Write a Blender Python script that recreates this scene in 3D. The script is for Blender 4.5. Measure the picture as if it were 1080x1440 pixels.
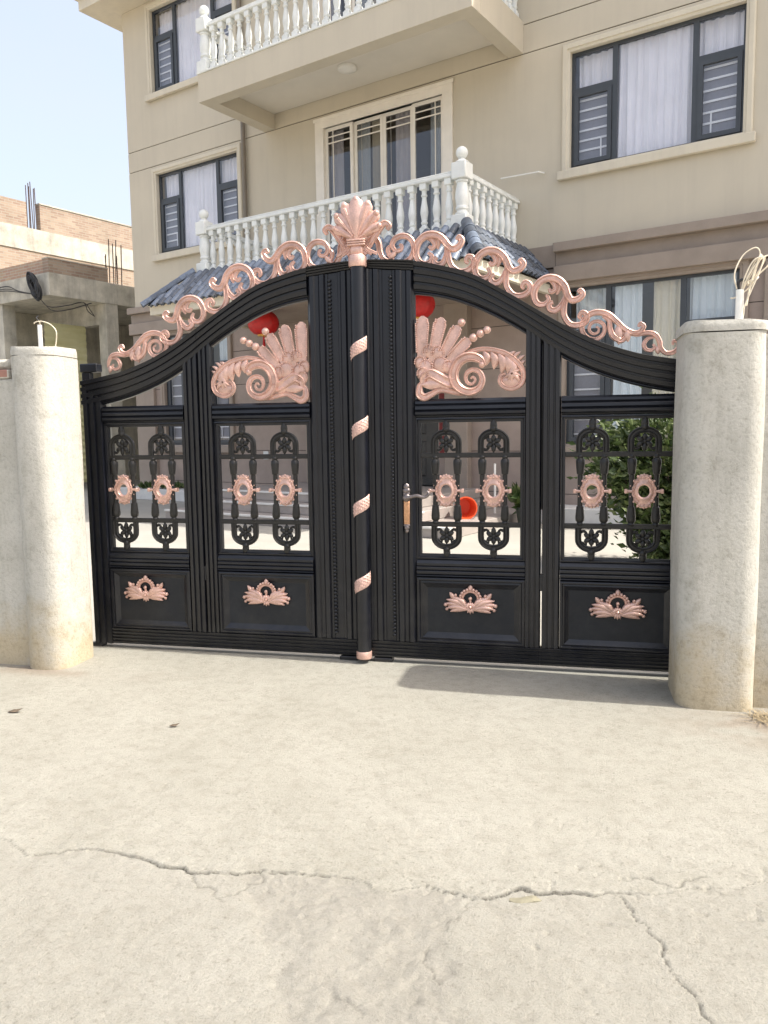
import bpy, math, random
import numpy as np
from mathutils import Vector, Matrix

random.seed(7)
rng = np.random.default_rng(7)
for o in list(bpy.data.objects):
    bpy.data.objects.remove(o)
SC = bpy.context.scene
COL = SC.collection
R = math.radians

# ------------------------------------------------------------------ camera
PITCH, ROLL, YAW = R(-5.962), R(-0.829), R(13.125)
CAM = Vector((1.2784, -4.8628, 1.5))
def cam_axes():
    cp, sp, cr, sr = math.cos(PITCH), math.sin(PITCH), math.cos(ROLL), math.sin(ROLL)
    fwd = Vector((0, cp, sp)); up0 = Vector((0, -sp, cp)); r0 = Vector((1, 0, 0))
    rt = cr * r0 + sr * up0; up = -sr * r0 + cr * up0
    Z = Matrix.Rotation(YAW, 3, 'Z')
    return Z @ rt, Z @ up, Z @ fwd
_r, _u, _f = cam_axes()
cd = bpy.data.cameras.new('camera'); co = bpy.data.objects.new('camera', cd); COL.objects.link(co)
m = Matrix((_r, _u, -_f)).transposed().to_4x4(); m.translation = CAM
co.matrix_world = m
cd.sensor_fit = 'AUTO'; cd.sensor_width = 36.0; cd.lens = 1098.0 / 1440.0 * 36.0
cd.clip_start = 0.05; cd.clip_end = 2000
SC.camera = co
SC.render.resolution_x, SC.render.resolution_y = 768, 1024

# ------------------------------------------------------------------ light
SUN_EL, SUN_AZ = R(52.5), math.atan2(-0.03, 1.0)      # direction TO the sun, measured from +x
w = bpy.data.worlds.new('World'); SC.world = w; w.use_nodes = True
nt = w.node_tree; nt.nodes.clear()
wo = nt.nodes.new('ShaderNodeOutputWorld'); bg = nt.nodes.new('ShaderNodeBackground'); sk = nt.nodes.new('ShaderNodeTexSky')
sk.sky_type = 'NISHITA'; sk.sun_disc = False; sk.sun_elevation = SUN_EL
sk.sun_rotation = math.pi / 2 - SUN_AZ
sk.air_density = 1.0; sk.dust_density = 7.0; sk.ozone_density = 1.0; sk.altitude = 100
bg.inputs['Strength'].default_value = 0.15
# a thin, even veil of high cloud over the whole sky
tc = nt.nodes.new('ShaderNodeTexCoord'); mpw = nt.nodes.new('ShaderNodeMapping'); mpw.inputs['Scale'].default_value = (1.0, 1.0, 2.2)
nz = nt.nodes.new('ShaderNodeTexNoise'); nz.inputs['Scale'].default_value = 2.2; nz.inputs['Detail'].default_value = 8.; nz.inputs['Roughness'].default_value = .58
mr = nt.nodes.new('ShaderNodeMapRange'); mr.inputs[1].default_value = .3; mr.inputs[2].default_value = .7; mr.inputs[3].default_value = .44; mr.inputs[4].default_value = .62
mxw = nt.nodes.new('ShaderNodeMix'); mxw.data_type = 'RGBA'; mxw.inputs[7].default_value = (1.84, 1.80, 1.80, 1)
nt.links.new(tc.outputs['Generated'], mpw.inputs[0]); nt.links.new(mpw.outputs[0], nz.inputs['Vector']); nt.links.new(nz.outputs[0], mr.inputs[0])
nt.links.new(mr.outputs[0], mxw.inputs[0]); nt.links.new(sk.outputs[0], mxw.inputs[6])
nt.links.new(mxw.outputs[2], bg.inputs[0]); nt.links.new(bg.outputs[0], wo.inputs[0])
sd = bpy.data.lights.new('sun', 'SUN'); sd.energy = 2.0; sd.angle = R(0.9); sd.color = (1.0, 0.965, 0.89)
so = bpy.data.objects.new('sun', sd); COL.objects.link(so)
to_sun = Vector((math.cos(SUN_EL) * math.cos(SUN_AZ), math.cos(SUN_EL) * math.sin(SUN_AZ), math.sin(SUN_EL)))
so.rotation_euler = (-to_sun).to_track_quat('-Z', 'Y').to_euler(); so.location = (0, 0, 30)
vs = SC.view_settings; vs.view_transform = 'Standard'; vs.look = 'None'; vs.gamma = 1.0; vs.exposure = 1.72
SC.render.engine = 'CYCLES'

# ------------------------------------------------------------------ materials
MATS = {}
def nodes(name):
    m = bpy.data.materials.new(name); m.use_nodes = True
    t = m.node_tree; b = t.nodes['Principled BSDF']
    MATS[name] = m
    return m, t, b
def N(t, kind, **kw):
    n = t.nodes.new(kind)
    for k, v in kw.items():
        if k in n.inputs: n.inputs[k].default_value = v
        else: setattr(n, k, v)
    return n
def ramp(t, fac, stops):
    r = t.nodes.new('ShaderNodeValToRGB'); e = r.color_ramp.elements
    e[0].position, e[0].color = stops[0][0], (*stops[0][1], 1)
    e[1].position, e[1].color = stops[-1][0], (*stops[-1][1], 1)
    for p, c in stops[1:-1]:
        k = e.new(p); k.color = (*c, 1)
    t.links.new(fac, r.inputs[0]); return r.outputs[0]
def mixc(t, a, b, fac, mode='MIX'):
    n = t.nodes.new('ShaderNodeMix'); n.data_type = 'RGBA'; n.blend_type = mode
    for s, v in ((n.inputs[6], a), (n.inputs[7], b), (n.inputs[0], fac)):
        if hasattr(v, 'is_linked'): t.links.new(v, s)
        elif isinstance(v, (int, float)): s.default_value = v
        else: s.default_value = (*v, 1)
    return n.outputs[2]
def mul(c, k): return tuple(min(1, x * k) for x in c)
def coords(t, out='Object'):
    return t.nodes.new('ShaderNodeTexCoord').outputs[out]
def bump(t, b, h, strength, dist=0.01):
    n = N(t, 'ShaderNodeBump'); n.inputs['Strength'].default_value = strength; n.inputs['Distance'].default_value = dist
    t.links.new(h, n.inputs['Height']); t.links.new(n.outputs[0], b.inputs['Normal'])
def M(name, col, rough=.6, metal=0., var=.12, scale=4., bmp=0., bscale=60., spec=.5, rand=0., fine=.0, streak=0., dust=0.):
    m, t, b = nodes(name)
    c = coords(t)
    n1 = N(t, 'ShaderNodeTexNoise', Scale=scale, Detail=6., Roughness=.6); t.links.new(c, n1.inputs['Vector'])
    out = ramp(t, n1.outputs[0], [(.3, mul(col, 1 - var)), (.7, mul(col, 1 + var))])
    if fine:
        n3 = N(t, 'ShaderNodeTexNoise', Scale=bscale * 2.2, Detail=3.); t.links.new(c, n3.inputs['Vector'])
        out = mixc(t, out, ramp(t, n3.outputs[0], [(.3, (1 - fine,) * 3), (.7, (1 + 0 * fine,) * 3)]), 1.0, 'MULTIPLY')
    if streak:
        mp = N(t, 'ShaderNodeMapping'); mp.inputs['Scale'].default_value = (2.6, 2.6, .22); t.links.new(c, mp.inputs[0])
        n4 = N(t, 'ShaderNodeTexNoise', Scale=1.6, Detail=7., Roughness=.68); t.links.new(mp.outputs[0], n4.inputs['Vector'])
        out = mixc(t, out, ramp(t, n4.outputs[0], [(.32, (1 - streak, 1 - streak, 1 - streak*.9)), (.52, (1, 1, 1))]), 1., 'MULTIPLY')
    if dust:
        sp = N(t, 'ShaderNodeSeparateXYZ'); t.links.new(c, sp.inputs[0])
        n5 = N(t, 'ShaderNodeTexNoise', Scale=7., Detail=8., Roughness=.7); t.links.new(c, n5.inputs['Vector'])
        md = N(t, 'ShaderNodeMath', operation='MULTIPLY_ADD'); t.links.new(sp.outputs[2], md.inputs[0]); md.inputs[1].default_value = -.45; t.links.new(n5.outputs[0], md.inputs[2])
        out = mixc(t, out, (.20, .185, .155), ramp(t, md.outputs[0], [(.28, (0, 0, 0)), (.62, (dust, dust, dust))]))
    if rand:
        oi = t.nodes.new('ShaderNodeObjectInfo')
        out = mixc(t, out, ramp(t, oi.outputs['Random'], [(0, (1 - rand,) * 3), (1, (1,) * 3)]), 1.0, 'MULTIPLY')
    t.links.new(out, b.inputs['Base Color'])
    b.inputs['Roughness'].default_value = rough; b.inputs['Metallic'].default_value = metal
    b.inputs['Specular IOR Level'].default_value = spec
    if bmp:
        n2 = N(t, 'ShaderNodeTexNoise', Scale=bscale, Detail=5.); t.links.new(c, n2.inputs['Vector'])
        bump(t, b, n2.outputs[0], bmp)
    return m

M('black_paint', (.006, .007, .011), .30, .0, .3, 9., .08, 140., spec=.48, dust=.09)
M('black_panel', (.010, .012, .016), .5, .0, .2, 6., .10, 220., spec=.36, dust=.07)
M('black_grille', (.014, .0135, .013), .42, .1, .35, 25., .1, 120.)
M('rose_gold', (.73, .475, .395), .33, .42, .24, 11., .22, 95., fine=.25)
M('rose_gold_band', (.70, .47, .40), .40, .25, .3, 120., .5, 260.)
M('antique_metal', (.22, .19, .185), .3, .8, .3, 60., .2, 200.)
M('brass', (.60, .34, .20), .32, .6, .2, 60., .1, 200.)
M('plaster', (.57, .515, .41), .85, 0, .05, .7, .12, 90., fine=.06, streak=.05)
M('plaster_trim', (.63, .575, .46), .8, 0, .06, 2., .1, 90., streak=.10)
M('soffit', (.66, .615, .53), .85, 0, .05, 1.2, .05, 60.)
M('brown_stone', (.36, .285, .24), .6, 0, .12, 2.2, .12, 140., fine=.25)
M('brown_trim', (.33, .27, .22), .62, 0, .1, 3., .1, 140., fine=.22)
M('joint', (.05, .042, .036), .9, 0, .1)
M('white_balustrade', (.80, .82, .79), .5, 0, .09, 5., .12, 50., fine=.08, rand=.10)
M('window_frame', (.05, .058, .068), .42, 0, .1, 6.)
M('door_frame', (.80, .75, .66), .45, 0, .05, 5.)
M('curtain', (.88, .86, .88), .9, 0, .06, 2.)
M('curtain_cool', (.74, .80, .80), .9, 0, .06, 2.)
M('curtain_warm', (.78, .72, .55), .9, 0, .06, 2.)
M('grille_white', (.8, .8, .8), .5, 0, .03)
M('insect_screen', (.22, .22, .25), .8, 0, .06, 20.)
M('door_dark', (.035, .033, .03), .4, 0, .3, 6., .1, 60.)
M('couplet_red', (.17, .02, .018), .7, 0, .2, 10.)
M('step_stone', (.36, .32, .29), .55, 0, .12, 4., .1, 120., fine=.15)
M('kerb_white', (.62, .61, .58), .6, 0, .1, 5., .1, 80.)
M('interior', (.32, .29, .25), .9, 0, .05)
M('roof_tile', (.165, .20, .26), .42, 0, .5, 9., .35, 70., rand=.72)
M('tile_pan', (.05, .06, .075), .55, 0, .4, 9., .3, 60.)
M('lantern_red', (.46, .012, .010), .5, 0, .2, 12.)
M('lantern_gold', (.75, .42, .08), .4, .5, .1)
M('pipe_brown', (.20, .17, .135), .5, 0, .1)
M('pvc_white', (.80, .79, .74), .4, 0, .05, 20.)
M('wire_cream', (.70, .62, .48), .5, 0, .1, 20.)
M('wire_black', (.02, .02, .02), .5, 0, .1)
M('rebar', (.10, .07, .06), .7, .3, .4, 30.)
M('grey_concrete', (.52, .49, .41), .9, 0, .28, 2.2, .4, 40., fine=.25, streak=.25)
M('pale_concrete', (.54, .51, .43), .9, 0, .28, 2.4, .4, 40., fine=.25, streak=.25)
M('orange_plastic', (.75, .10, .03), .38, 0, .05)
M('pot_green', (.03, .04, .03), .6, 0, .3, 10.)
M('dry_leaf', (.10, .075, .05), .8, 0, .3, 30.)
M('bark', (.13, .10, .07), .9, 0, .3, 20., .4, 60.)
M('earth', (.30, .26, .20), .95, 0, .2, 1.5, .4, 30.)
M('lamp_white', (.72, .70, .64), .4, 0, .04)
M('socket_plate', (.62, .64, .62), .4, 0, .2, 90.)
M('stone_chip', (.20, .185, .13), .9, 0, .2, 30., .3, 80.)

def mat_courtyard():
    m, t, b = nodes('courtyard_concrete'); c = coords(t)
    n1 = N(t, 'ShaderNodeTexNoise', Scale=1.1, Detail=8., Roughness=.62); t.links.new(c, n1.inputs['Vector'])
    col = ramp(t, n1.outputs[0], [(.3, (.30, .285, .245)), (.7, (.36, .345, .305))])
    t.links.new(col, b.inputs['Base Color']); b.inputs['Roughness'].default_value = .85
mat_courtyard()
def mat_driveway():
    m, t, b = nodes('driveway_concrete'); c = coords(t)
    n1 = N(t, 'ShaderNodeTexNoise', Scale=1.3, Detail=9., Roughness=.66); t.links.new(c, n1.inputs['Vector'])
    col = ramp(t, n1.outputs[0], [(.28, (.290, .277, .232)), (.5, (.330, .317, .270)), (.72, (.362, .350, .303))])
    n2 = N(t, 'ShaderNodeTexNoise', Scale=14., Detail=8., Roughness=.75); t.links.new(c, n2.inputs['Vector'])
    col = mixc(t, col, ramp(t, n2.outputs[0], [(.30, (.80, .79, .77)), (.54, (1, 1, 1))]), 1., 'MULTIPLY')
    n3 = N(t, 'ShaderNodeTexNoise', Scale=150., Detail=5., Roughness=.8); t.links.new(c, n3.inputs['Vector'])
    col = mixc(t, col, ramp(t, n3.outputs[0], [(.34, (.62, .61, .58)), (.5, (.97, .97, .96)), (.68, (1.12, 1.12, 1.12))]), .6, 'MULTIPLY')
    n5 = N(t, 'ShaderNodeTexNoise', Scale=55., Detail=4., Roughness=.6); t.links.new(c, n5.inputs['Vector'])
    col = mixc(t, col, ramp(t, n5.outputs[0], [(.27, (.62, .60, .57)), (.42, (1, 1, 1))]), .9, 'MULTIPLY')
    a = t.nodes.new('ShaderNodeAttribute'); a.attribute_name = 'worn'
    n4 = N(t, 'ShaderNodeTexVoronoi', Scale=120.); t.links.new(c, n4.inputs['Vector'])
    agg = ramp(t, n4.outputs[1], [(0, (.195, .182, .158)), (.5, (.238, .222, .192)), (1, (.27, .254, .222))])
    col = mixc(t, col, agg, a.outputs['Fac'])
    a2 = t.nodes.new('ShaderNodeAttribute'); a2.attribute_name = 'crack_dark'
    col = mixc(t, col, (.035, .030, .024), a2.outputs['Fac'])  # darkness inside the cracks, dirt and shade together, put into the colour
    a3 = t.nodes.new('ShaderNodeAttribute'); a3.attribute_name = 'dirt'
    col = mixc(t, col, (.19, .125, .08), a3.outputs['Fac'])
    t.links.new(col, b.inputs['Base Color'])
    b.inputs['Roughness'].default_value = .9
    add = N(t, 'ShaderNodeMath', operation='ADD')
    t.links.new(n3.outputs[0], add.inputs[0]); t.links.new(n2.outputs[0], add.inputs[1])
    bump(t, b, add.outputs[0], .8, .010)
mat_driveway()
def mat_pillar():
    m, t, b = nodes('pillar_plaster'); c = coords(t)
    s = N(t, 'ShaderNodeSeparateXYZ'); t.links.new(c, s.inputs[0])
    n1 = N(t, 'ShaderNodeTexNoise', Scale=3.2, Detail=8., Roughness=.65); t.links.new(c, n1.inputs['Vector'])
    base = ramp(t, n1.outputs[0], [(.3, (.43, .415, .365)), (.7, (.53, .515, .465))])
    mp = N(t, 'ShaderNodeMapping'); mp.inputs['Scale'].default_value = (9, 9, .9); t.links.new(c, mp.inputs[0])
    n3 = N(t, 'ShaderNodeTexNoise', Scale=2., Detail=7., Roughness=.7); t.links.new(mp.outputs[0], n3.inputs['Vector'])
    base = mixc(t, base, ramp(t, n3.outputs[0], [(.35, (.90, .90, .89)), (.5, (1, 1, 1))]), 1., 'MULTIPLY')
    # earth splashed up the foot of the pillar, an uneven stain
    ad = N(t, 'ShaderNodeMath', operation='MULTIPLY_ADD'); t.links.new(n1.outputs[0], ad.inputs[0]); ad.inputs[1].default_value = 1.1
    t.links.new(s.outputs[2], ad.inputs[2])
    st = ramp(t, ad.outputs[0], [(.62, (1, 1, 1)), (.98, (0, 0, 0))])
    base = mixc(t, base, mixc(t, base, (.46, .375, .235), .75), st)
    n2 = N(t, 'ShaderNodeTexNoise', Scale=48., Detail=7., Roughness=.75); t.links.new(c, n2.inputs['Vector'])
    base = mixc(t, base, ramp(t, n2.outputs[0], [(.30, (.74, .73, .71)), (.5, (1, 1, 1))]), 1., 'MULTIPLY')
    n6 = N(t, 'ShaderNodeTexNoise', Scale=6.5, Detail=9., Roughness=.72); t.links.new(c, n6.inputs['Vector'])
    base = mixc(t, base, ramp(t, n6.outputs[0], [(.32, (.72, .71, .68)), (.46, (1, 1, 1))]), .8, 'MULTIPLY')
    t.links.new(base, b.inputs['Base Color']); b.inputs['Roughness'].default_value = .9
    bump(t, b, n2.outputs[0], .7, .009)
mat_pillar()
def mat_brick(name, axis, c1, c2, mort, bw=.24, rh=.07):
    m, t, b = nodes(name); c = coords(t)
    s = N(t, 'ShaderNodeSeparateXYZ'); t.links.new(c, s.inputs[0])
    k = N(t, 'ShaderNodeCombineXYZ'); t.links.new(s.outputs[axis], k.inputs[0]); t.links.new(s.outputs[2], k.inputs[1])
    br = N(t, 'ShaderNodeTexBrick', Scale=1.); t.links.new(k.outputs[0], br.inputs['Vector'])
    br.inputs['Color1'].default_value = (*c1, 1); br.inputs['Color2'].default_value = (*c2, 1); br.inputs['Mortar'].default_value = (*mort, 1)
    br.inputs['Brick Width'].default_value = bw; br.inputs['Row Height'].default_value = rh; br.inputs['Mortar Size'].default_value = .009
    n1 = N(t, 'ShaderNodeTexNoise', Scale=1.5, Detail=7., Roughness=.7); t.links.new(c, n1.inputs['Vector'])
    col = mixc(t, br.outputs[0], ramp(t, n1.outputs[0], [(.3, (.78, .78, .76)), (.7, (1.0, 1.0, 1.0))]), 1., 'MULTIPLY')
    t.links.new(col, b.inputs['Base Color']); b.inputs['Roughness'].default_value = .92
    bump(t, b, br.outputs[1], -.6, .01)
mat_brick('brick_side', 1, (.30, .205, .155), (.40, .31, .235), (.36, .33, .28))
mat_brick('brick_front', 0, (.40, .25, .19), (.46, .33, .23), (.45, .41, .34))
mat_brick('brick_coping', 0, (.34, .17, .13), (.40, .24, .19), (.55, .52, .46))
def mat_glass(name, tint, ior=1.5):
    m = bpy.data.materials.new(name); m.use_nodes = True; t = m.node_tree; t.nodes.clear(); MATS[name] = m
    o = t.nodes.new('ShaderNodeOutputMaterial'); mx = t.nodes.new('ShaderNodeMixShader')
    tr = t.nodes.new('ShaderNodeBsdfTransparent'); tr.inputs[0].default_value = (*tint, 1)
    gl = t.nodes.new('ShaderNodeBsdfGlossy'); gl.inputs['Roughness'].default_value = .03
    lw = t.nodes.new('ShaderNodeLayerWeight'); lw.inputs[0].default_value = .5
    pw = N(t, 'ShaderNodeMath', operation='POWER'); pw.inputs[1].default_value = 4.
    ma = N(t, 'ShaderNodeMath', operation='MULTIPLY_ADD'); r0 = ((ior-1)/(ior+1))**2; ma.inputs[1].default_value = .9*(1-r0); ma.inputs[2].default_value = r0
    t.links.new(lw.outputs['Facing'], pw.inputs[0]); t.links.new(pw.outputs[0], ma.inputs[0]); t.links.new(ma.outputs[0], mx.inputs[0]); t.links.new(tr.outputs[0], mx.inputs[1]); t.links.new(gl.outputs[0], mx.inputs[2])
    t.links.new(mx.outputs[0], o.inputs[0])
mat_glass('glass', (.95, .96, .98), 1.7)
mat_glass('glass_dark', (.75, .75, .76), 1.75)
def mat_leaf():
    m, t, b = nodes('leaf'); 
    a = t.nodes.new('ShaderNodeAttribute'); a.attribute_name = 'tone'
    col = ramp(t, a.outputs['Fac'], [(0, (.028, .052, .014)), (.55, (.075, .115, .03)), (1, (.18, .22, .085))])
    t.links.new(col, b.inputs['Base Color']); b.inputs['Roughness'].default_value = .42
    tl = t.nodes.new('ShaderNodeBsdfTranslucent'); t.links.new(col, tl.inputs[0])
    mx = t.nodes.new('ShaderNodeMixShader'); mx.inputs[0].default_value = .3
    t.links.new(b.outputs[0], mx.inputs[1]); t.links.new(tl.outputs[0], mx.inputs[2])
    t.links.new(mx.outputs[0], t.nodes['Material Output'].inputs[0])
mat_leaf()
def mat_shutter():
    m, t, b = nodes('roller_shutter'); c = coords(t)
    n1 = N(t, 'ShaderNodeTexNoise', Scale=2., Detail=6.); t.links.new(c, n1.inputs['Vector'])
    col = ramp(t, n1.outputs[0], [(.3, (.50, .47, .24)), (.7, (.60, .57, .34))])
    t.links.new(col, b.inputs['Base Color']); b.inputs['Roughness'].default_value = .6
mat_shutter()

# ------------------------------------------------------------------ mesh helpers
class MB:
    def __init__(s): s.v = []; s.f = []
    def add(s, vs, fs):
        n = len(s.v); s.v += [tuple(map(float, p)) for p in vs]; s.f += [tuple(i + n for i in f) for f in fs]
        return s
    def box(s, x0, x1, y0, y1, z0, z1, bev=0):
        if x0 > x1: x0, x1 = x1, x0
        if y0 > y1: y0, y1 = y1, y0
        if z0 > z1: z0, z1 = z1, z0
        if not bev:
            return s.add([(x0,y0,z0),(x1,y0,z0),(x1,y1,z0),(x0,y1,z0),(x0,y0,z1),(x1,y0,z1),(x1,y1,z1),(x0,y1,z1)],
                  [(0,3,2,1),(4,5,6,7),(0,1,5,4),(1,2,6,5),(2,3,7,6),(3,0,4,7)])
        b = min(bev, (x1-x0)/2.01, (y1-y0)/2.01, (z1-z0)/2.01)
        def rect(d, z, ):
            return [(x0+b,y0+d,z),(x1-b,y0+d,z),(x1-d,y0+b,z),(x1-d,y1-b,z),(x1-b,y1-d,z),(x0+b,y1-d,z),(x0+d,y1-b,z),(x0+d,y0+b,z)]
        vs = rect(b, z0) + rect(0, z0+b) + rect(0, z1-b) + rect(b, z1)
        vs = [list(p) for p in vs]
        fs = [tuple(range(7,-1,-1)), tuple(range(24,32))]
        for k in range(3):
            for i in range(8):
                j = (i+1) % 8; fs.append((k*8+i, k*8+j, k*8+8+j, k*8+8+i))
        return s.add(vs, fs)
    def lathe(s, prof, seg=16, cx=0, cy=0):
        n = len(prof); vs = []; fs = []
        for r, z in prof:
            for i in range(seg):
                a = 2*math.pi*i/seg; vs.append((cx+r*math.cos(a), cy+r*math.sin(a), z))
        for k in range(n-1):
            for i in range(seg):
                j = (i+1) % seg; fs.append((k*seg+i, k*seg+j, (k+1)*seg+j, (k+1)*seg+i))
        fs.append(tuple(range(seg-1,-1,-1))); fs.append(tuple((n-1)*seg+i for i in range(seg)))
        return s.add(vs, fs)
    def ball(s, c, r, seg=8, rings=5, sc=(1,1,1)):
        vs = [(c[0],c[1],c[2]-r*sc[2])]; fs = []
        for k in range(1, rings):
            ph = -math.pi/2 + math.pi*k/rings
            for i in range(seg):
                a = 2*math.pi*i/seg
                vs.append((c[0]+r*sc[0]*math.cos(ph)*math.cos(a), c[1]+r*sc[1]*math.cos(ph)*math.sin(a), c[2]+r*sc[2]*math.sin(ph)))
        vs.append((c[0],c[1],c[2]+r*sc[2])); top = len(vs)-1
        for i in range(seg):
            j = (i+1) % seg
            fs.append((0, 1+j, 1+i)); fs.append((top, top-seg+i, top-seg+j))
            for k in range(rings-2): fs.append((1+k*seg+i, 1+k*seg+j, 1+(k+1)*seg+j, 1+(k+1)*seg+i))
        return s.add(vs, fs)
    def tube(s, pts, r, seg=6, close=False):
        pts = [Vector(p) for p in pts]; n = len(pts)
        rs = r if isinstance(r, (list, tuple)) else [r]*n
        vs = []; fs = []; prev = None
        for i in range(n):
            d = (pts[min(i+1,n-1)] - pts[max(i-1,0)]).normalized()
            if prev is None:
                u = d.orthogonal().normalized()
            else:
                u = prev - d * prev.dot(d); u = u.normalized() if u.length > 1e-6 else d.orthogonal().normalized()
            prev = u; v = d.cross(u)
            for k in range(seg):
                a = 2*math.pi*k/seg; vs.append(pts[i] + (u*math.cos(a) + v*math.sin(a))*rs[i])
        for i in range(n-1):
            for k in range(seg):
                l = (k+1) % seg; fs.append((i*seg+k, i*seg+l, (i+1)*seg+l, (i+1)*seg+k))
        fs.append(tuple(range(seg-1,-1,-1))); fs.append(tuple((n-1)*seg+k for k in range(seg)))
        return s.add(vs, fs)
    def psweep(s, A, B, prof, back, closed=False):
        """A, B: matching edges in the x-z plane; prof: (t, y) across from A to B; back: y of the rear face"""
        ring = list(prof) + [(1, back), (0, back)]; k = len(ring); vs = []; fs = []
        for (ax, az), (bx, bz) in zip(A, B):
            for t, y in ring: vs.append((ax+(bx-ax)*t, y, az+(bz-az)*t))
        n = len(A)
        for i in range(n if closed else n-1):
            j = (i+1) % n
            for q in range(k):
                p = (q+1) % k; fs.append((i*k+q, i*k+p, j*k+p, j*k+q))
        if not closed:
            fs.append(tuple(range(k-1,-1,-1))); fs.append(tuple((n-1)*k+q for q in range(k)))
        return s.add(vs, fs)
    def ribbon(s, pts, r, y, deep=.8, sub=6, prof=None):
        """scroll strip along a smooth path in x-z, with raised rims, tapering by r (list or value)"""
        P = spline(pts, sub); n = len(P)
        rr = np.interp(np.linspace(0,1,n), np.linspace(0,1,len(r)), r) if isinstance(r,(list,tuple)) else np.full(n, r)
        pr = prof or [(-1,0),(-.92,-.75),(-.62,-1),(-.3,-.55),(.3,-.55),(.62,-1),(.92,-.75),(1,0),(.6,.5),(-.6,.5)]
        k = len(pr); vs = []; fs = []
        for i in range(n):
            t = P[min(i+1,n-1)] - P[max(i-1,0)]; t = t/(np.linalg.norm(t)+1e-9); nx, nz = -t[1], t[0]
            for a, b in pr: vs.append((P[i][0]+nx*a*rr[i], y+b*deep*rr[i], P[i][1]+nz*a*rr[i]))
        for i in range(n-1):
            for q in range(k):
                p = (q+1) % k; fs.append((i*k+q, i*k+p, (i+1)*k+p, (i+1)*k+q))
        fs.append(tuple(range(k-1,-1,-1))); fs.append(tuple((n-1)*k+q for q in range(k)))
        return s.add(vs, fs)
    def petal(s, b, t, wd, y, thick, shape='leaf', rows=8, bend=0.):
        """leaf or feather lying in the x-z plane with a raised body"""
        b = np.array(b, float); t = np.array(t, float); d = t-b; L = np.linalg.norm(d); d /= L; nrm = np.array([-d[1], d[0]])
        vs = []; fs = []; K = 6
        for i in range(rows+1):
            u = i/rows
            if shape != 'leaf': u = math.sin(u*math.pi/2)**.85
            if shape == 'leaf': wv = wd*max(.04, math.sin(math.pi*min(1, (u*.93+.05)))**.8)
            elif shape == 'feather': wv = wd*(.55+.45*u)*(1 if u < .82 else max(.2, math.sqrt(max(0, 1-((u-.82)/.18)**2))))
            else: wv = wd*(.35+.65*u)*(1 if u < .75 else max(.1, math.sqrt(max(0, 1-((u-.75)/.25)**2))))
            c = b + d*L*u + nrm*bend*math.sin(math.pi*u)*L
            for a, h in ((-1,0),(-.8,-.75),(-.25,-.7 if shape=='feather' else -1),(.25,-.7 if shape=='feather' else -1),(.8,-.75),(1,0)):
                q = c + nrm*a*wv; hh = h*thick*(.55+.45*math.sin(math.pi*min(1,u*.9+.05)))
                vs.append((q[0], y+hh, q[1]))
        for i in range(rows):
            for q in range(K):
                p = (q+1) % K; fs.append((i*K+q, i*K+p, (i+1)*K+p, (i+1)*K+q))
        fs.append(tuple(range(K-1,-1,-1))); fs.append(tuple(rows*K+q for q in range(K)))
        return s.add(vs, fs)
    def xf(s, fn): s.v = [tuple(fn(p)) for p in s.v]; return s
    def mirror(s):
        s.v = [(-x,y,z) for x,y,z in s.v]; s.f = [tuple(reversed(f)) for f in s.f]; return s
    def mesh(s, name, mat, smooth=False):
        me = bpy.data.meshes.new(name); me.from_pydata(s.v, [], s.f); me.materials.append(MATS[mat])
        if smooth:
            me.polygons.foreach_set('use_smooth', [True]*len(me.polygons))
            try: me.set_sharp_from_angle(angle=R(smooth if smooth is not True else 45))
            except Exception: pass
        me.update(); return me

def spline(pts, sub):
    P = [np.array(p, float) for p in pts]
    if len(P) < 3: sub = 2
    P = [2*P[0]-P[1]] + P + [2*P[-1]-P[-2]]; out = []
    for i in range(1, len(P)-2):
        for k in range(sub):
            t = k/sub; a, b, c, d = P[i-1], P[i], P[i+1], P[i+2]
            out.append(.5*((2*b)+(-a+c)*t+(2*a-5*b+4*c-d)*t*t+(-a+3*b-3*c+d)*t**3))
    out.append(P[-2]); return out

def link(name, me, parent=None, loc=(0,0,0), rot=None, scale=None):
    o = bpy.data.objects.new(name, me); COL.objects.link(o)
    if parent is not None: o.parent = parent
    o.location = loc
    if rot: o.rotation_euler = rot
    if scale: o.scale = scale
    return o
def tag(o, label, cat, group=None):
    o['label'] = label; o['category'] = cat
    if group: o['group'] = group
    return o
def thing(name, label, cat, loc=(0,0,0), rz=0., group=None):
    o = bpy.data.objects.new(name, None); COL.objects.link(o); o.location = loc; o.rotation_euler = (0,0,rz)
    o.empty_display_size = .2
    return tag(o, label, cat, group)
def structure(o): o['kind'] = 'structure'; return o

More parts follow.
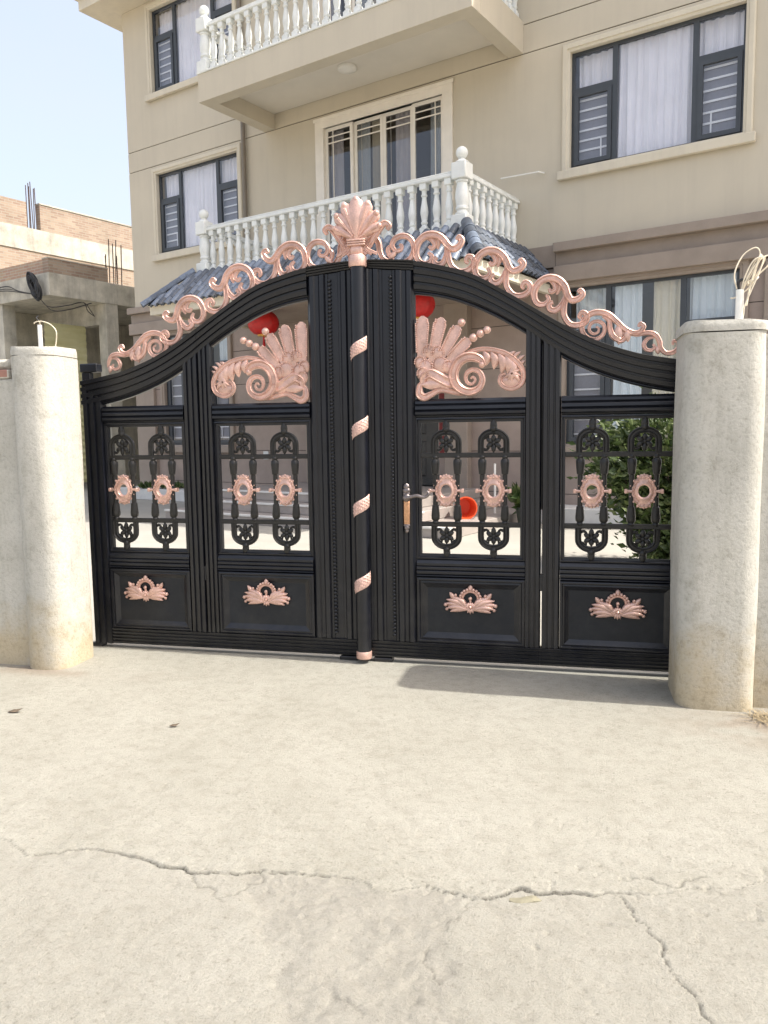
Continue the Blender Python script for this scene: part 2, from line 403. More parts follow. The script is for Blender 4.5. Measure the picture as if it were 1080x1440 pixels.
# ================================================================== the ground
def fbm(x, y, seed, oct=5, f=1., gain=.55):
    r = np.random.default_rng(seed); out = np.zeros_like(x); a = 1.
    for _ in range(oct):
        g = r.random((64,64)); X = x*f + r.random()*50; Y = y*f + r.random()*50
        xi = np.floor(X).astype(int); yi = np.floor(Y).astype(int); fx = X-xi; fy = Y-yi
        fx = fx*fx*(3-2*fx); fy = fy*fy*(3-2*fy)
        v = (g[xi%64,yi%64]*(1-fx)*(1-fy)+g[(xi+1)%64,yi%64]*fx*(1-fy)+g[xi%64,(yi+1)%64]*(1-fx)*fy+g[(xi+1)%64,(yi+1)%64]*fx*fy)
        out += (v-.5)*a; a *= gain; f *= 2.03
    return out
def jag(pts, n, amp, seed):
    r = np.random.default_rng(seed); P = np.array(pts, float)
    for _ in range(n):
        amp *= .82
        mid = (P[1:]+P[:-1])/2; d = P[1:]-P[:-1]; L = np.linalg.norm(d, axis=1, keepdims=True)
        nr = np.stack([-d[:,1], d[:,0]],1)/(L+1e-9)
        mid = mid + nr*L*amp*r.normal(size=(len(mid),1))
        Q = np.empty((len(P)+len(mid),2)); Q[0::2] = P; Q[1::2] = mid; P = Q
    return P
def dist_poly(x, y, P):
    best = np.full(x.shape, 9.); sgn = np.zeros(x.shape); tt = np.zeros(x.shape); n = len(P)-1
    for i in range(n):
        a, b = P[i], P[i+1]; d = b-a; L2 = d@d+1e-12
        t = np.clip(((x-a[0])*d[0]+(y-a[1])*d[1])/L2, 0, 1)
        q = np.hypot(x-a[0]-t*d[0], y-a[1]-t*d[1]); s = d[0]*(y-a[1])-d[1]*(x-a[0])
        k = q < best; best = np.where(k, q, best); sgn = np.where(k, np.sign(s), sgn); tt = np.where(k, (i+t)/n, tt)
    return best, sgn, tt
def build_driveway():
    xs = np.concatenate([np.linspace(-14,-3,16,endpoint=False), np.linspace(-3,-1.0,60,endpoint=False), np.arange(-1.0,2.35,.0065), np.linspace(2.36,4,50), np.linspace(4.4,14,16)])
    ys = np.concatenate([np.linspace(-16,-3.6,16,endpoint=False), np.arange(-3.6,-2.1,.0065), np.linspace(-2.1,-.0,110)])
    X, Y = np.meshgrid(xs, ys, indexing='ij'); Z = np.zeros_like(X)
    sl = (X>-1.3)&(X<2.6)&(Y<-1.9)&(Y>-3.7)
    x = X[sl]; y = Y[sl]; z = np.zeros_like(x); worn = np.zeros_like(x); crack_dark = np.zeros_like(x)
    main = jag([(-1.3,-2.47),(-.76,-2.485),(-.43,-2.49),(-.18,-2.495),(.06,-2.55),(.28,-2.49),(.53,-2.47),(.84,-2.46),(1.0,-2.50),(1.1,-2.46),(1.2,-2.435),(1.35,-2.40),(1.46,-2.37),(1.95,-2.19),(2.6,-2.0)], 4, .12, 3)
    dm, sm, tm = dist_poly(x, y, main)
    wid = .0016 + .0040*np.clip(fbm(x, y*0, 5, 3, 5.)+.12, 0, 1)
    op = np.clip(np.interp(x, [-1.3,-.9,-.5,-.2,.0,.3,.5,.62,.78,.95,1.05,1.33,1.42,1.6,2.0,2.6],[.05,.08,.25,.5,.7,.6,.5,.10,.2,.45,.65,.7,.3,.12,.2,.1]), 0, 2)
    prof = np.exp(-(dm/(wid*(.5+op)))**2)
    z -= .020*np.clip(op,0.15,1.2)*prof; crack_dark = np.maximum(crack_dark, np.exp(-(dm/(wid*(.7+op)))**2)*np.clip(op+.3,0,1))
    z += np.where(sm > 0, .0075*np.clip(op,.1,1.3)*np.exp(-dm/.05)*(1+1.3*fbm(x,y,51,5,30.)), -.002*np.exp(-dm/.05)) + .005*np.exp(-dm/.025)*fbm(x,y,52,4,70.)
    for pts, dep, wd, seed in (([(1.46,-2.37),(1.50,-2.5),(1.53,-2.56),(1.56,-2.66),(1.62,-2.80),(1.66,-2.93),(1.75,-3.2),(1.8,-3.6)], .007, .0022, 11),
                               ([(.04,-2.55),(.10,-2.62),(.22,-2.68)], .004, .003, 12),
                               ([(.27,-2.50),(.29,-2.56),(.26,-2.6),(.2,-2.66)], .004, .003, 13),
                               ([(.99,-2.52),(.97,-2.6),(.93,-2.68)], .003, .003, 14),
                               ([(.90,-2.76),(.93,-2.85),(.96,-2.9)], .004, .004, 15),
                               ([(.68,-2.98),(.70,-3.02),(.78,-3.05)], .003, .004, 16),
                               ([(1.5,-2.27),(1.62,-2.30),(1.75,-2.22)], .005, .004, 17)):
        P = jag(pts, 4, .2, seed); d, s_, t_ = dist_poly(x, y, P); wv = wd*(.5+np.clip(fbm(x,y,seed+1,3,12.)+.5,0,1))
        g = np.exp(-(d/wv)**2); z -= dep*1.3*g; crack_dark = np.maximum(crack_dark, g*min(.8,dep*95))
    # spalled patch between the side cracks, aggregate showing
    left = np.interp(y, [-3.7,-3.14,-3.04,-2.9,-2.77,-2.62,-2.5],[.56,.54,.51,.46,.38,.27,.2]) + .09*fbm(x, y, 31, 5, 7.)
    right = np.interp(y, [-3.7,-3.04,-2.77,-2.6,-2.5],[1.1,1.06,.97,.98,1.0]) + .10*fbm(x, y, 32, 5, 7.)
    m_ = np.clip((x-left)/.05,0,1)*np.clip((right-x)/.08,0,1)*np.where((sm<0),1,0)*np.clip(dm/.02,0,1)
    worn = np.maximum(worn, m_*.42); worn = np.maximum(worn, np.where(sm<0,.18,0)*np.clip(dm/.02,0,1))
    z += m_*(-.005 + .011*fbm(x, y, 33, 5, 13.) - .012*np.clip(fbm(x,y,34,3,22.)-.26,0,1))
    low = np.where(sm<0,1,0)
    z += .0030*fbm(x, y, 35, 5, 5.) + .0022*fbm(x, y, 36, 4, 45.)
    pit = np.clip(fbm(x,y,37,2,26.)-.42,0,1); z -= pit*.03*np.where(x>1.2,1,.3)
    Z[sl] = z
    Zg = .006*fbm(X, Y, 40, 4, 1.2)*np.clip(-Y/.4,0,1); Z += Zg
    W = np.zeros_like(X); W[sl] = worn; S = np.zeros_like(X); S[sl] = crack_dark
    nx, ny = X.shape
    co_ = np.stack([X,Y,Z],-1).reshape(-1,3)
    i = (np.arange(nx-1)[:,None]*ny + np.arange(ny-1)[None]).ravel()
    F = np.stack([i, i+ny, i+ny+1, i+1],1)
    me = bpy.data.meshes.new('driveway'); me.vertices.add(len(co_)); me.vertices.foreach_set('co', co_.astype(np.float32).ravel())
    me.loops.add(F.size); me.loops.foreach_set('vertex_index', F.astype(np.int32).ravel())
    me.polygons.add(len(F)); me.polygons.foreach_set('loop_start', np.arange(0,F.size,4,dtype=np.int32))
    me.polygons.foreach_set('use_smooth', np.ones(len(F),dtype=bool))
    D_ = np.exp(-((X-2.55)/.55)**2-((Y+.78)/.26)**2)*np.clip(.75+1.6*fbm(X,Y,61,5,6.),0,1)*.75
    D_ = np.maximum(D_, np.exp(-((X+2.0)/.6)**2-((Y+.60)/.10)**2)*np.clip(.5+1.4*fbm(X,Y,62,5,6.),0,1)*.5)
    for nm, arr in (('worn',W),('crack_dark',S),('dirt',D_)):
        at = me.attributes.new(nm,'FLOAT','POINT'); at.data.foreach_set('value', arr.astype(np.float32).ravel())
    me.update(calc_edges=True); me.validate(); me.materials.append(MATS['driveway_concrete'])
    structure(link('driveway', me))
build_driveway()
structure(link('ground', MB().add([(-300,-300,-.08),(300,-300,-.08),(300,300,-.08),(-300,300,-.08)],[(0,1,2,3)]).mesh('ground','earth')))
structure(link('courtyard', MB().add([(-30,.0,.0),(30,.0,.0),(30,60,.0),(-30,60,.0),(-30,.0,-.1),(30,.0,-.1)],[(0,1,2,3),(4,5,1,0)]).mesh('courtyard','courtyard_concrete')))

# ================================================================== gate pillars and boundary walls
def rounded(x0, x1, y0, y1, r, n=6):
    out = []
    for cx, cy, a0 in ((x1-r,y1-r,0),(x0+r,y1-r,90),(x0+r,y0+r,180),(x1-r,y0+r,270)):
        for k in range(n+1):
            a = R(a0+90*k/n); out.append((cx+r*math.cos(a), cy+r*math.sin(a)))
    return out
def pillar(x0, x1, y0, y1, h, r, label, seed, lean=0.):
    cx, cy = (x0+x1)/2, (y0+y1)/2
    root = thing('gate_pillar', label, 'pillar', (cx,cy,0), group='concrete pillars on both sides of the gate')
    rg = np.random.default_rng(seed)
    pr = rounded(x0-cx, x1-cx, y0-cy, y1-cy, r, 7); n = len(pr)
    def body(z0, z1, rows, grow, top_round):
        vs = []; fs = []
        ph = rg.random(6)*6.28
        for k in range(rows+1):
            z = z0+(z1-z0)*k/rows
            for i,(px,py) in enumerate(pr):
                a = 2*math.pi*i/n
                d = .0022*math.sin(2*a+3*z+ph[0])+.0015*math.sin(3*a-5*z+ph[1])+.0012*math.sin(7*z+ph[2])
                s = 1+d/.2+grow
                zz = z + (.006*math.sin(2*a+ph[3]) if k == rows else 0)
                if top_round and k >= rows-1: s -= .012*(k-rows+2)
                vs.append((px*s, py*s, zz))
        for k in range(rows):
            for i in range(n):
                j=(i+1)%n; fs.append((k*n+i,k*n+j,(k+1)*n+j,(k+1)*n+i))
        fs.append(tuple(rows*n+i for i in range(n))); fs.append(tuple(range(n-1,-1,-1)))
        return MB().add(vs,fs)
    link('shaft', body(-.03, h-.055, 26, 0, False).mesh('shaft','pillar_plaster',50), root)
    link('cap', body(h-.053, h, 5, .012, True).mesh('cap','pillar_plaster',50), root)
    return root
pillar(-2.13,-1.83,-.60,-.20, 2.05, .11, 'pale plastered gate pillar next to the brick coping, one thin cord on its pipe', 3)
pillar(1.87, 2.27,-.57,-.10, 2.03, .10, 'pale plastered gate pillar beside the green shrub, coiled cable on its pipe', 5)

def wall(name, x0, x1, y0, y1, h, label, extra=None):
    root = thing(name, label, 'wall', ((x0+x1)/2,(y0+y1)/2,0)); cx, cy = (x0+x1)/2,(y0+y1)/2
    link('wall_face', MB().box(x0-cx,x1-cx,y0-cy,y1-cy,-.03,h,.012).mesh('wall_face','pillar_plaster',40), root)
    return root, cx, cy
wl, cx, cy = wall('boundary_wall', -9.0, -2.10, -.53, -.28, 1.86, 'plastered yard wall topped with a row of red bricks and mortar')
brick_me = MB().box(-.118,.118,-.115,.115,0,.055,.006).mesh('brick','brick_coping')
for k in range(24):
    link('brick', brick_me, wl, (-2.27-cx-k*.25, -.405-cy+random.uniform(-.008,.008)-.01, 1.862), (0,0,random.uniform(-.03,.03)))
link('mortar_cap', MB().box(-9.0-cx,-2.15-cx,-.51-cy,-.30-cy,1.918,1.985,.02).mesh('mortar_cap','pale_concrete',40), wl)
wall('boundary_wall', 2.255, 9.0, -.49, -.26, 1.96, 'rough plastered yard wall joining the pillar with the coiled cable')

# conduits on the pillars
pl = thing('conduit_pipe', 'short white pipe stub with one cream cord bent over its end', 'pipe', (-2.02,-.38,2.04), group='white pipe stubs on the pillars')
link('pipe', MB().lathe([(.014,-.01),(.014,.165),(.011,.166),(.011,.10)],14).mesh('pipe','pvc_white',50), pl)
link('wire', MB().tube(spline([(0,0,.12),(0,0,.18),(.03,-.01,.185),(.08,0,.165),(.125,-.01,.12),(.115,0,.06),(.105,.0,.02)],6),.0035,6).mesh('wire','wire_cream',True), pl)
link('wire', MB().tube(spline([(0,0,.13),(-.005,0,.19),(-.02,0,.21),(-.012,.01,.225)],5),.004,6).mesh('wire','wire_black',True), pl)
link('wire', MB().tube(spline([(0,0,.15),(.01,-.01,.185),(-.03,-.01,.18),(-.035,0,.175)],5),.003,6).mesh('wire','wire_cream',True), pl)
pr_ = thing('conduit_pipe', 'white pipe stub with a loose bundle of cream cables tied at its end', 'pipe', (2.16,-.36,2.02), group='white pipe stubs on the pillars')
link('pipe', MB().lathe([(.021,-.01),(.020,.185),(.017,.186),(.017,.12)],14).mesh('pipe','pvc_white',50), pr_)
loops = [[(0,0,.15),(-.03,0,.26),(.01,.02,.36),(.07,.02,.40),(.095,.02,.37),(.075,.01,.28),(.05,0,.2),(.03,-.02,.1)],
         [(0,0,.15),(.03,-.01,.24),(.08,0,.32),(.13,.01,.355),(.155,.01,.34),(.13,0,.30),(.08,0,.25),(.04,-.01,.18)],
         [(0,0,.15),(.03,0,.22),(.09,0,.33),(.10,.01,.36),(.085,.0,.34),(.05,-.01,.22),(.03,-.02,.12)],
         [(0,.0,.15),(.02,-.01,.25),(.06,-.01,.33),(.105,-.01,.34),(.09,-.02,.28),(.05,-.03,.18),(.02,-.025,.10),(.015,-.024,.05)],
         [(0,0,.16),(.04,.02,.26),(.085,.02,.345),(.12,.02,.34),(.07,.03,.24),(.04,.03,.19),(-.02,.01,.15),(-.045,.0,.145)]]
for L in loops: link('wire', MB().tube(spline(L,7),.0038,6).mesh('wire','wire_cream',True), pr_)
link('wire', MB().tube(spline([(0,0,.15),(-.01,0,.21),(.0,.0,.235),(.03,.0,.235)],6),.008,6).mesh('wire','wire_black',True), pr_)
link('cable_tie', MB().tube(spline([(.045,.0,.215),(.075,-.02,.235),(.085,.02,.25),(.05,.035,.23),(.04,.01,.21)],5),.006,6).mesh('cable_tie','wire_cream',True), pr_)

# ================================================================== the gate
GC = .015
TOPX = [0,.09,.33,.54,.71,.905,1.075,1.245,1.436,1.65,1.80,1.95,2.01]
TOPZ = [2.556,2.555,2.537,2.49,2.433,2.322,2.216,2.112,2.012,1.935,1.903,1.878,1.870]
BOTX = [0,.32,.52,.675,.825,.94,1.05,1.20,1.356,1.536,1.72,1.91,2.01]
BOTZ = [2.37,2.352,2.318,2.268,2.198,2.133,2.062,1.955,1.868,1.795,1.742,1.706,1.692]
_tx = np.linspace(0,2.01,120)
def smooth_curve(x, z):
    P = np.array(spline(list(zip(x,z)), 10)); return P[:,0], P[:,1]
_TX,_TZ = smooth_curve(TOPX,TOPZ); _BX,_BZ = smooth_curve(BOTX,BOTZ)
def top(x): return float(np.interp(x,_TX,_TZ))
def bot(x): return float(np.interp(x,_BX,_BZ))
def ribs(n, lo=-.024, hi=-.034, gap=.3, e0=0., e1=1.):
    out = [(0, lo*.55)]
    for i in range(n):
        a = e0+(e1-e0)*i/n; b = e0+(e1-e0)*(i+1)/n; w_ = b-a
        out += [(a+w_*.04+.001, lo), (a+w_*.12, hi-.003), (a+w_*(.5), hi), (a+w_*(1-gap), hi+.002), (a+w_*(1-gap+.06), lo), ]
    out.append((1, lo*.55)); return out
BACK = .03

class Leaf:
    def __init__(s, sx, xa, xb, label):
        s.sx = sx; xc = (xa+xb)/2
        s.loc = Vector((GC+sx*xc, 0, .0)); s.off = (-sx*xc, 0, 0)
        s.root = thing('gate_leaf', label, 'gate', s.loc, group='leaves of the black driveway gate')
    def part(s, name, mb, mat, smooth=False, parent=None):
        if s.sx < 0: mb.mirror()
        if parent is None: return link(name, mb.mesh(name, mat, smooth), s.root, s.off)
        return link(name, mb.mesh(name, mat, smooth), parent)
    def shared(s, name, me, x, z, y=0., parent=None):
        o = link(name, me, s.root if parent is None else parent, (s.sx*x+s.off[0], y, z)); return o

def vstrip(x0, x1, z0, z1, prof, back=BACK, ztop=None):
    mb = MB()
    if ztop is None: ztop = (z1, z1)
    mb.psweep([(x0,z0),(x0,ztop[0])],[(x1,z0),(x1,ztop[1])], prof, back); return mb
def hstrip(x0, x1, z0, z1, prof, back=BACK):
    return MB().psweep([(x0,z1),(x1,z1)],[(x0,z0),(x1,z0)], prof, back)
def mitre(x0, x1, z0, z1, w_, prof, back):
    A = [(x0,z0),(x0,z1),(x1,z1),(x1,z0)]; B = [(x0+w_,z0+w_),(x0+w_,z1-w_),(x1-w_,z1-w_),(x1-w_,z0+w_)]
    return MB().psweep(A,B,prof,back,closed=True)
OGEE = [(0,-.031),(.10,-.034),(.22,-.034),(.30,-.024),(.45,-.026),(.62,-.018),(.85,-.010),(1,-.006)]

# ---- one ornamental twin-bar baluster, parts share their meshes over all panes
def lerp_loop(flip):
    mb = MB(); s_ = -1 if flip else 1
    # z = 0 at the flat side, dome pointing up
    arc = [(-.078,0)] + [(.078*math.cos(math.pi-a), .07+.062*math.sin(a)) for a in np.linspace(0,math.pi,9)] + [(.078,0)]
    mb.ribbon(arc, .0195, 0, .8, 4)
    mb.petal((0,.125),(0,.215),.023,.004,.024,'leaf',6); mb.ball((0,0,.15),.024,8,6); mb.ball((0,0,.187),.020,8,6)
    # filigree flower
    mb.ball((0,0,.062),.014,8,5)
    for k in range(6):
        a = R(90+60*k); L = .052 if k != 3 else .06
        mb.petal((.008*math.cos(a),.062+.008*math.sin(a)),(L*math.cos(a),.062+L*math.sin(a)),  .0165,.003,.015,'leaf',4)
    for sx in (-1,1):
        mb.ribbon([(sx*.07,.03),(sx*.045,.02),(sx*.03,.035),(sx*.042,.048)],[.010,.009,.008,.006],0,.9,4)
        mb.ribbon([(sx*.068,.085),(sx*.05,.095),(sx*.035,.105),(sx*.03,.09)],[.009,.009,.008,.006],0,.9,4)
    if flip: mb.v = [(x,y,-z) for x,y,z in mb.v]; mb.f = [tuple(reversed(f)) for f in mb.f]
    return mb.mesh('loop','black_grille',45)
LOOP_UP, LOOP_DN = lerp_loop(False), lerp_loop(True)
def bar_mesh():
    pr = [(.017,-.215),(.021,-.205),(.017,-.195),(.026,-.185),(.0275,-.165),(.0215,-.10),(.016,-.095),(.015,0),(.016,.095),(.0215,.10),(.0275,.165),(.026,.185),(.017,.195),(.021,.205),(.017,.215)]
    return MB().lathe(pr,10).mesh('upright','black_grille',40)
BARM = bar_mesh()
def medallion():
    mb = MB(); n = 56; vs = []; fs = []
    def rad(a):   # pointed at top and bottom, scalloped
        return (.070+.006*abs(math.sin(6*a)))*(1+.24*abs(math.sin(a))**6)
    rings = [(1.0,.004),(1.0,-.004),(.9,-.012),(.74,-.009),(.66,-.017),(.58,-.018),(.47,-.010),(.47,.004)]
    for f_, y in rings:
        for i in range(n):
            a = 2*math.pi*i/n
            r = rad(a)*f_ if f_ > .7 else .068*f_*(1+.04*abs(math.sin(a)))
            vs.append((r*math.cos(a)*.94, y, r*math.sin(a)))
    K = len(rings)
    for k in range(K):
        q = (k+1) % K
        for i in range(n):
            j = (i+1)%n; fs.append((k*n+i,q*n+i,q*n+j,k*n+j))
    mb.add(vs,fs)
    for i in range(22):
        a = 2*math.pi*(i+.5)/22; r = rad(a)*.83; mb.ball((r*math.cos(a)*.94,-.010,r*math.sin(a)),.0065,6,4)
    for i in range(16):
        a = 2*math.pi*(i)/16; r = rad(a)*.97; mb.petal((r*.93*math.cos(a),r*.93*math.sin(a)),(r*1.13*math.cos(a),r*1.13*math.sin(a)),.008,-.001,.008,'leaf',3)
    for s_ in (-1,1):
        mb.tube([(s_*.062,-.006,0),(s_*.095,-.006,0)],.0085,8); mb.box(s_*.086,s_*.103,-.018,.016,-.0115,.0115,.003)
    mb.xf(lambda p:(p[0]*1.08,p[1]*1.15,p[2]*1.12))
    return mb.mesh('medallion','rose_gold',45)
MEDAL = medallion()
def applique():
    mb = MB()
    for i in range(20):
        a = 2*math.pi*i/20; mb.ball((.064*math.cos(a),-.010,.036+.060*math.sin(a)),.0112,6,4)
    c = [(.049*math.cos(a),.036+.046*math.sin(a)) for a in np.linspace(0,2*math.pi,13)]
    mb.ribbon(c,.008,-.004,1.,3)
    mb.petal((0,.088),(0,.124),.016,-.002,.014,'leaf',5)
    mb.ball((0,-.012,.038),.012,8,6); mb.petal((0,.0),(0,.05),.008,-.004,.012,'leaf',5)
    for k in range(7):
        a = R(20+140*k/6)
        mb.petal((.006*math.cos(a),-.018+.004*math.sin(a)),(.04*math.cos(a),-.018+.034*math.sin(a)),.0105,-.006,.016,'leaf',5)
    for a_ in (-150,-120,-90,-60,-30):
        a = R(a_); mb.petal((.006*math.cos(a),-.02),(.036*math.cos(a),-.02+.042*math.sin(a)),.010,-.004,.013,'leaf',5)
    mb.ball((0,-.018,-.016),.010,8,5)
    for s_ in (-1,1):
        for k,(tx,tz) in enumerate(((.128,-.050),(.152,-.028),(.164,.000),(.152,.028),(.122,.046),(.092,.040))):   # wing leaves
            mb.petal((s_*.022,-.036+.003*k),(s_*tx,tz),.0195,-.002-.0025*(k%2),.020,'leaf',7,bend=s_*.10)
        mb.ball((s_*.082,-.004,-.012),.062,12,6,(1,.16,.58))
        mb.petal((s_*.10,.03),(s_*.132,.074),.015,-.003,.015,'leaf',5)
        mb.ball((s_*.094,-.008,.056),.011,7,5); mb.ball((s_*.158,-.006,-.006),.013,7,5); mb.ball((s_*.150,-.006,-.034),.011,7,5)
        mb.ribbon([(s_*.06,.01),(s_*.085,.03),(s_*.11,.025),(s_*.125,.0),(s_*.15,-.005)],[.008,.010,.009,.008,.006],-.006,.9,4)
    return mb.mesh('applique','rose_gold',50)
APPL = applique()

def wing(mb):
    """peacock ornament of the upper light; pixel-free, metres from pane corner (.345,1.69)"""
    S = .00076
    def P(x, y): return (.350+(x-52)*.000718, 1.692+(812-y)*.000765)
    # fan body
    for (bx,by,tx,ty,wd) in ((100,640,114,148,60),(170,600,280,166,56),(215,590,428,235,50),(240,600,522,345,48)):
        b_, t_ = P(bx,by), P(tx,ty); mb.petal(b_,t_,wd*S,-.006,.020,'feather',12)
        d = np.array(t_)-np.array(b_); L = np.linalg.norm(d); d/=L; n_ = np.array([-d[1],d[0]])
        for sg in (-1,1):
            for k in range(16):
                u = .42+.55*k/16; q = np.array(b_)+d*L*u+n_*sg*wd*S*(.50+.42*u)*(1 if u < .88 else .8); mb.ball((q[0],-.025,q[1]),.0070,6,4)
    q = P(452,216); mb.ball((q[0],-.015,q[1]),.0245,12,8)
    for c in ((552,338,.0255),(612,308,.0245),(668,282,.0235)):
        q = P(c[0],c[1]); mb.ball((q[0],-.015,q[1]),c[2],12,8)
    for (cx,cy,rx) in ((90,520,48),(165,430,50),(245,450,55),(140,560,62),(265,545,66),(335,560,48),(200,640,62),(110,610,48)):
        q = P(cx,cy); mb.ball((q[0],-.012,q[1]),rx*S,12,6,(1,.30,1.2))
        for k in range(12):
            a = R(-10+200*k/11); mb.ball((q[0]+rx*S*.9*math.cos(a),-.026,q[1]+rx*S*1.02*math.sin(a)),.0055,6,4)
    # big volute
    mb.ribbon([P(*p) for p in ((640,560),(615,515),(560,490),(490,490),(420,530),(382,610),(395,690),(455,748),(530,765),(600,735),(628,670),(603,610),(548,590),(500,610),(485,655),(505,695),(545,700),(567,670),(548,645),(528,660))],
              [.018,.026,.030,.032,.033,.033,.032,.029,.026,.022,.019,.017,.015,.014,.012,.010,.009,.008,.007,.006], -.012, .95, 6)
    q = P(625,550); mb.ball((q[0],-.014,q[1]),.022,10,6)
    # foot scroll to the lower inner corner
    mb.ribbon([P(*p) for p in ((560,770),(440,775),(330,752),(260,745),(190,775),(130,800),(85,775),(82,715),(105,680))],[.010,.016,.018,.018,.020,.026,.027,.020,.013],-.010,.9,5)
    mb.ribbon([P(*p) for p in ((400,690),(330,680),(250,640),(180,610),(120,640),(110,690))],[.03,.036,.036,.034,.026,.018],-.008,.8,5)
    mb.petal(P(340,740),P(130,560),.036,-.010,.022,'leaf',8); mb.petal(P(300,700),P(100,700),.03,-.012,.02,'leaf',8)
    # acanthus tail
    mb.ribbon([P(*p) for p in ((440,490),(520,448),(620,430),(720,440),(820,470),(905,525),(960,590),(975,660),(945,720),(880,748),(815,735),(775,690),(785,640),(825,625))],
              [.010,.013,.015,.016,.017,.018,.018,.018,.017,.016,.015,.014,.012,.008],-.012,.95,6)
    for (bx,by,tx,ty,wd,bd) in ((640,445,660,560,34,.16),(700,450,725,590,36,.16),(760,460,790,625,38,.16),(820,480,840,630,38,.14),(870,515,880,665,36,.1),(905,550,880,700,32,-.1),(940,600,840,690,26,-.15),(955,650,810,665,24,-.2),(945,700,850,640,20,-.2)):
        mb.petal(P(bx,by),P(tx,ty),wd*S,-.008,.024,'leaf',7,bend=bd)
    for (bx,by,tx,ty) in ((880,520,950,460),(920,540,985,490),(940,570,992,530),(850,500,905,455)):
        mb.petal(P(bx,by),P(tx,ty),.012,-.010,.014,'leaf',6,bend=.1)
    q = P(870,690); mb.ball((q[0],-.008,q[1]),.066,14,8,(1,.24,.70))
    return mb

MOTIF = dict(
  A=([(-.22,-.02),(-.02,-.28),(-.15,-.58),(-.5,-.68),(-.82,-.45),(-.97,0),(-.8,.58),(-.35,.93),(.2,.95),(.68,.66),(1.0,.2),(1.3,-.02),(1.65,.12),(1.83,.42),(1.66,.62),(1.52,.47)],
     [.07,.11,.13,.15,.16,.17,.17,.18,.18,.18,.17,.16,.15,.14,.12,.09]),
  B=([(.70,.60),(.93,.05),(.96,-.5),(1.12,-1.0),(1.55,-1.38),(2.05,-1.36),(2.42,-1.05),(2.38,-.68),(2.1,-.58),(1.98,-.82),(2.12,-.95)],
     [.06,.13,.15,.15,.15,.15,.15,.14,.12,.10,.08]),
  C=([(.88,.25),(.82,-.35),(.55,-.80),(.2,-.80),(.08,-.52),(.28,-.36)],[.08,.13,.16,.16,.13,.09]),
  D=([(-.35,.86),(.05,.66),(.2,.36),(.0,.18),(-.16,.34)],[.06,.11,.12,.10,.07]),
  E=([(.30,.9),(.42,.5),(.36,.1)],[.10,.12,.05]))
def crest_unit(cx, cz, r, rot, keys='ABCDE'):
    mb = MB(); c, s_ = math.cos(rot), math.sin(rot)
    for k in keys:
        pts, rad = MOTIF[k]
        mb.ribbon([(cx+r*(x*c-y*s_), cz+r*(x*s_+y*c)) for x,y in pts],[r*q*1.28 for q in rad],0.,.9,6)
    return mb
def crest_inner():   # volute joining the finial
    mb = MB(); cx, cz, r = .258, 2.612, .086
    mb.ribbon([(cx+r*x,cz+r*y) for x,y in ((-2.25,.35),(-2.2,.75),(-1.85,.85),(-1.6,.5),(-1.5,-.1),(-1.2,-.65),(-.6,-.98),(.1,-1.0),(.7,-.75),(1.0,-.1),(.8,.6),(.25,.9),(-.35,.75),(-.6,.3),(-.35,-.1),(.05,-.05),(.1,.25),(-.1,.3))],
              [r*q for q in (.15,.24,.26,.24,.22,.21,.21,.21,.21,.21,.21,.21,.2,.19,.16,.14,.11,.09)],0.,1.,6)
    mb.ribbon([(cx+r*x,cz+r*y) for x,y in ((-.3,-.95),(-.75,-.5),(-.9,0.),(-.7,.25),(-.55,.0))],[r*q for q in (.06,.16,.17,.13,.08)],0.,1.,5)
    mb.petal((cx-r*.9,cz-r*.75),(cx-r*.3,cz-r*.1),.018,0,.016,'leaf',6)
    return mb
def crest_end(sx):     # the two low scrolls near the pillar
    a = MB(); cx, cz, r = 1.435, 2.080, .094
    a.ribbon([(cx+r*x,cz+r*y) for x,y in ((-.05,.12),(.12,.02),(.08,-.22),(-.2,-.32),(-.45,-.08),(-.35,.32),(.05,.45),(.42,.22),(.45,-.25),(.1,-.62),(-.45,-.6),(-.85,-.2),(-.88,.35),(-.55,.82),(0,1.0),(.65,.86),(1.2,.4),(1.65,-.05),(2.2,-.35),(2.6,-.3),(2.82,.02),(2.62,.2),(2.5,.0))],
             [r*q for q in (.06,.07,.08,.09,.1,.11,.12,.12,.13,.14,.15,.17,.18,.19,.2,.2,.19,.18,.17,.16,.15,.12,.09)],0.,.9,6)
    a.ribbon([(cx+r*x,cz+r*y) for x,y in ((.35,.75),(.75,.45),(.8,.0),(1.0,-.5),(1.5,-.8),(1.75,-.5),(1.5,-.25))],[r*q for q in (.08,.15,.17,.2,.18,.14,.09)],0.,1.,5)
    a.petal((cx+r*1.3,cz+r*.2),(cx+r*1.35,cz-r*1.05),.026,0,.018,'leaf',7); a.petal((cx+r*1.8,cz-r*.1),(cx+r*1.9,cz-r*.9),.02,0,.015,'leaf',7)
    b = MB(); cx, cz, r = 1.752, 1.972, .055
    b.ribbon([(cx+r*x,cz+r*y) for x,y in ((.0,.1),(.2,-.2),(-.15,-.55),(-.7,-.4),(-.9,.15),(-.5,.7),(.1,.8)) ],[r*q for q in (.12,.16,.2,.22,.24,.2,.12)],0.,1.,6)
    b.ribbon([(cx+r*x,cz+r*y) for x,y in ((-2.6,1.25),(-1.6,1.15),(-.6,1.3),(.2,1.1),(.65,.4),(.8,-.3),(1.3,-.85),(2.0,-.85),(2.55,-.35),(2.5,.25),(2.1,.35),(2.0,-.05))[:12 if sx > 0 else 6]],[r*q for q in (.12,.22,.26,.28,.28,.27,.26,.26,.24,.21,.17,.12)],0.,1.,6)
    b.petal((cx+r*.5,cz-r*.1),(cx+r*.55,cz-r*1.0),.016,0,.014,'leaf',5)
    return a, b

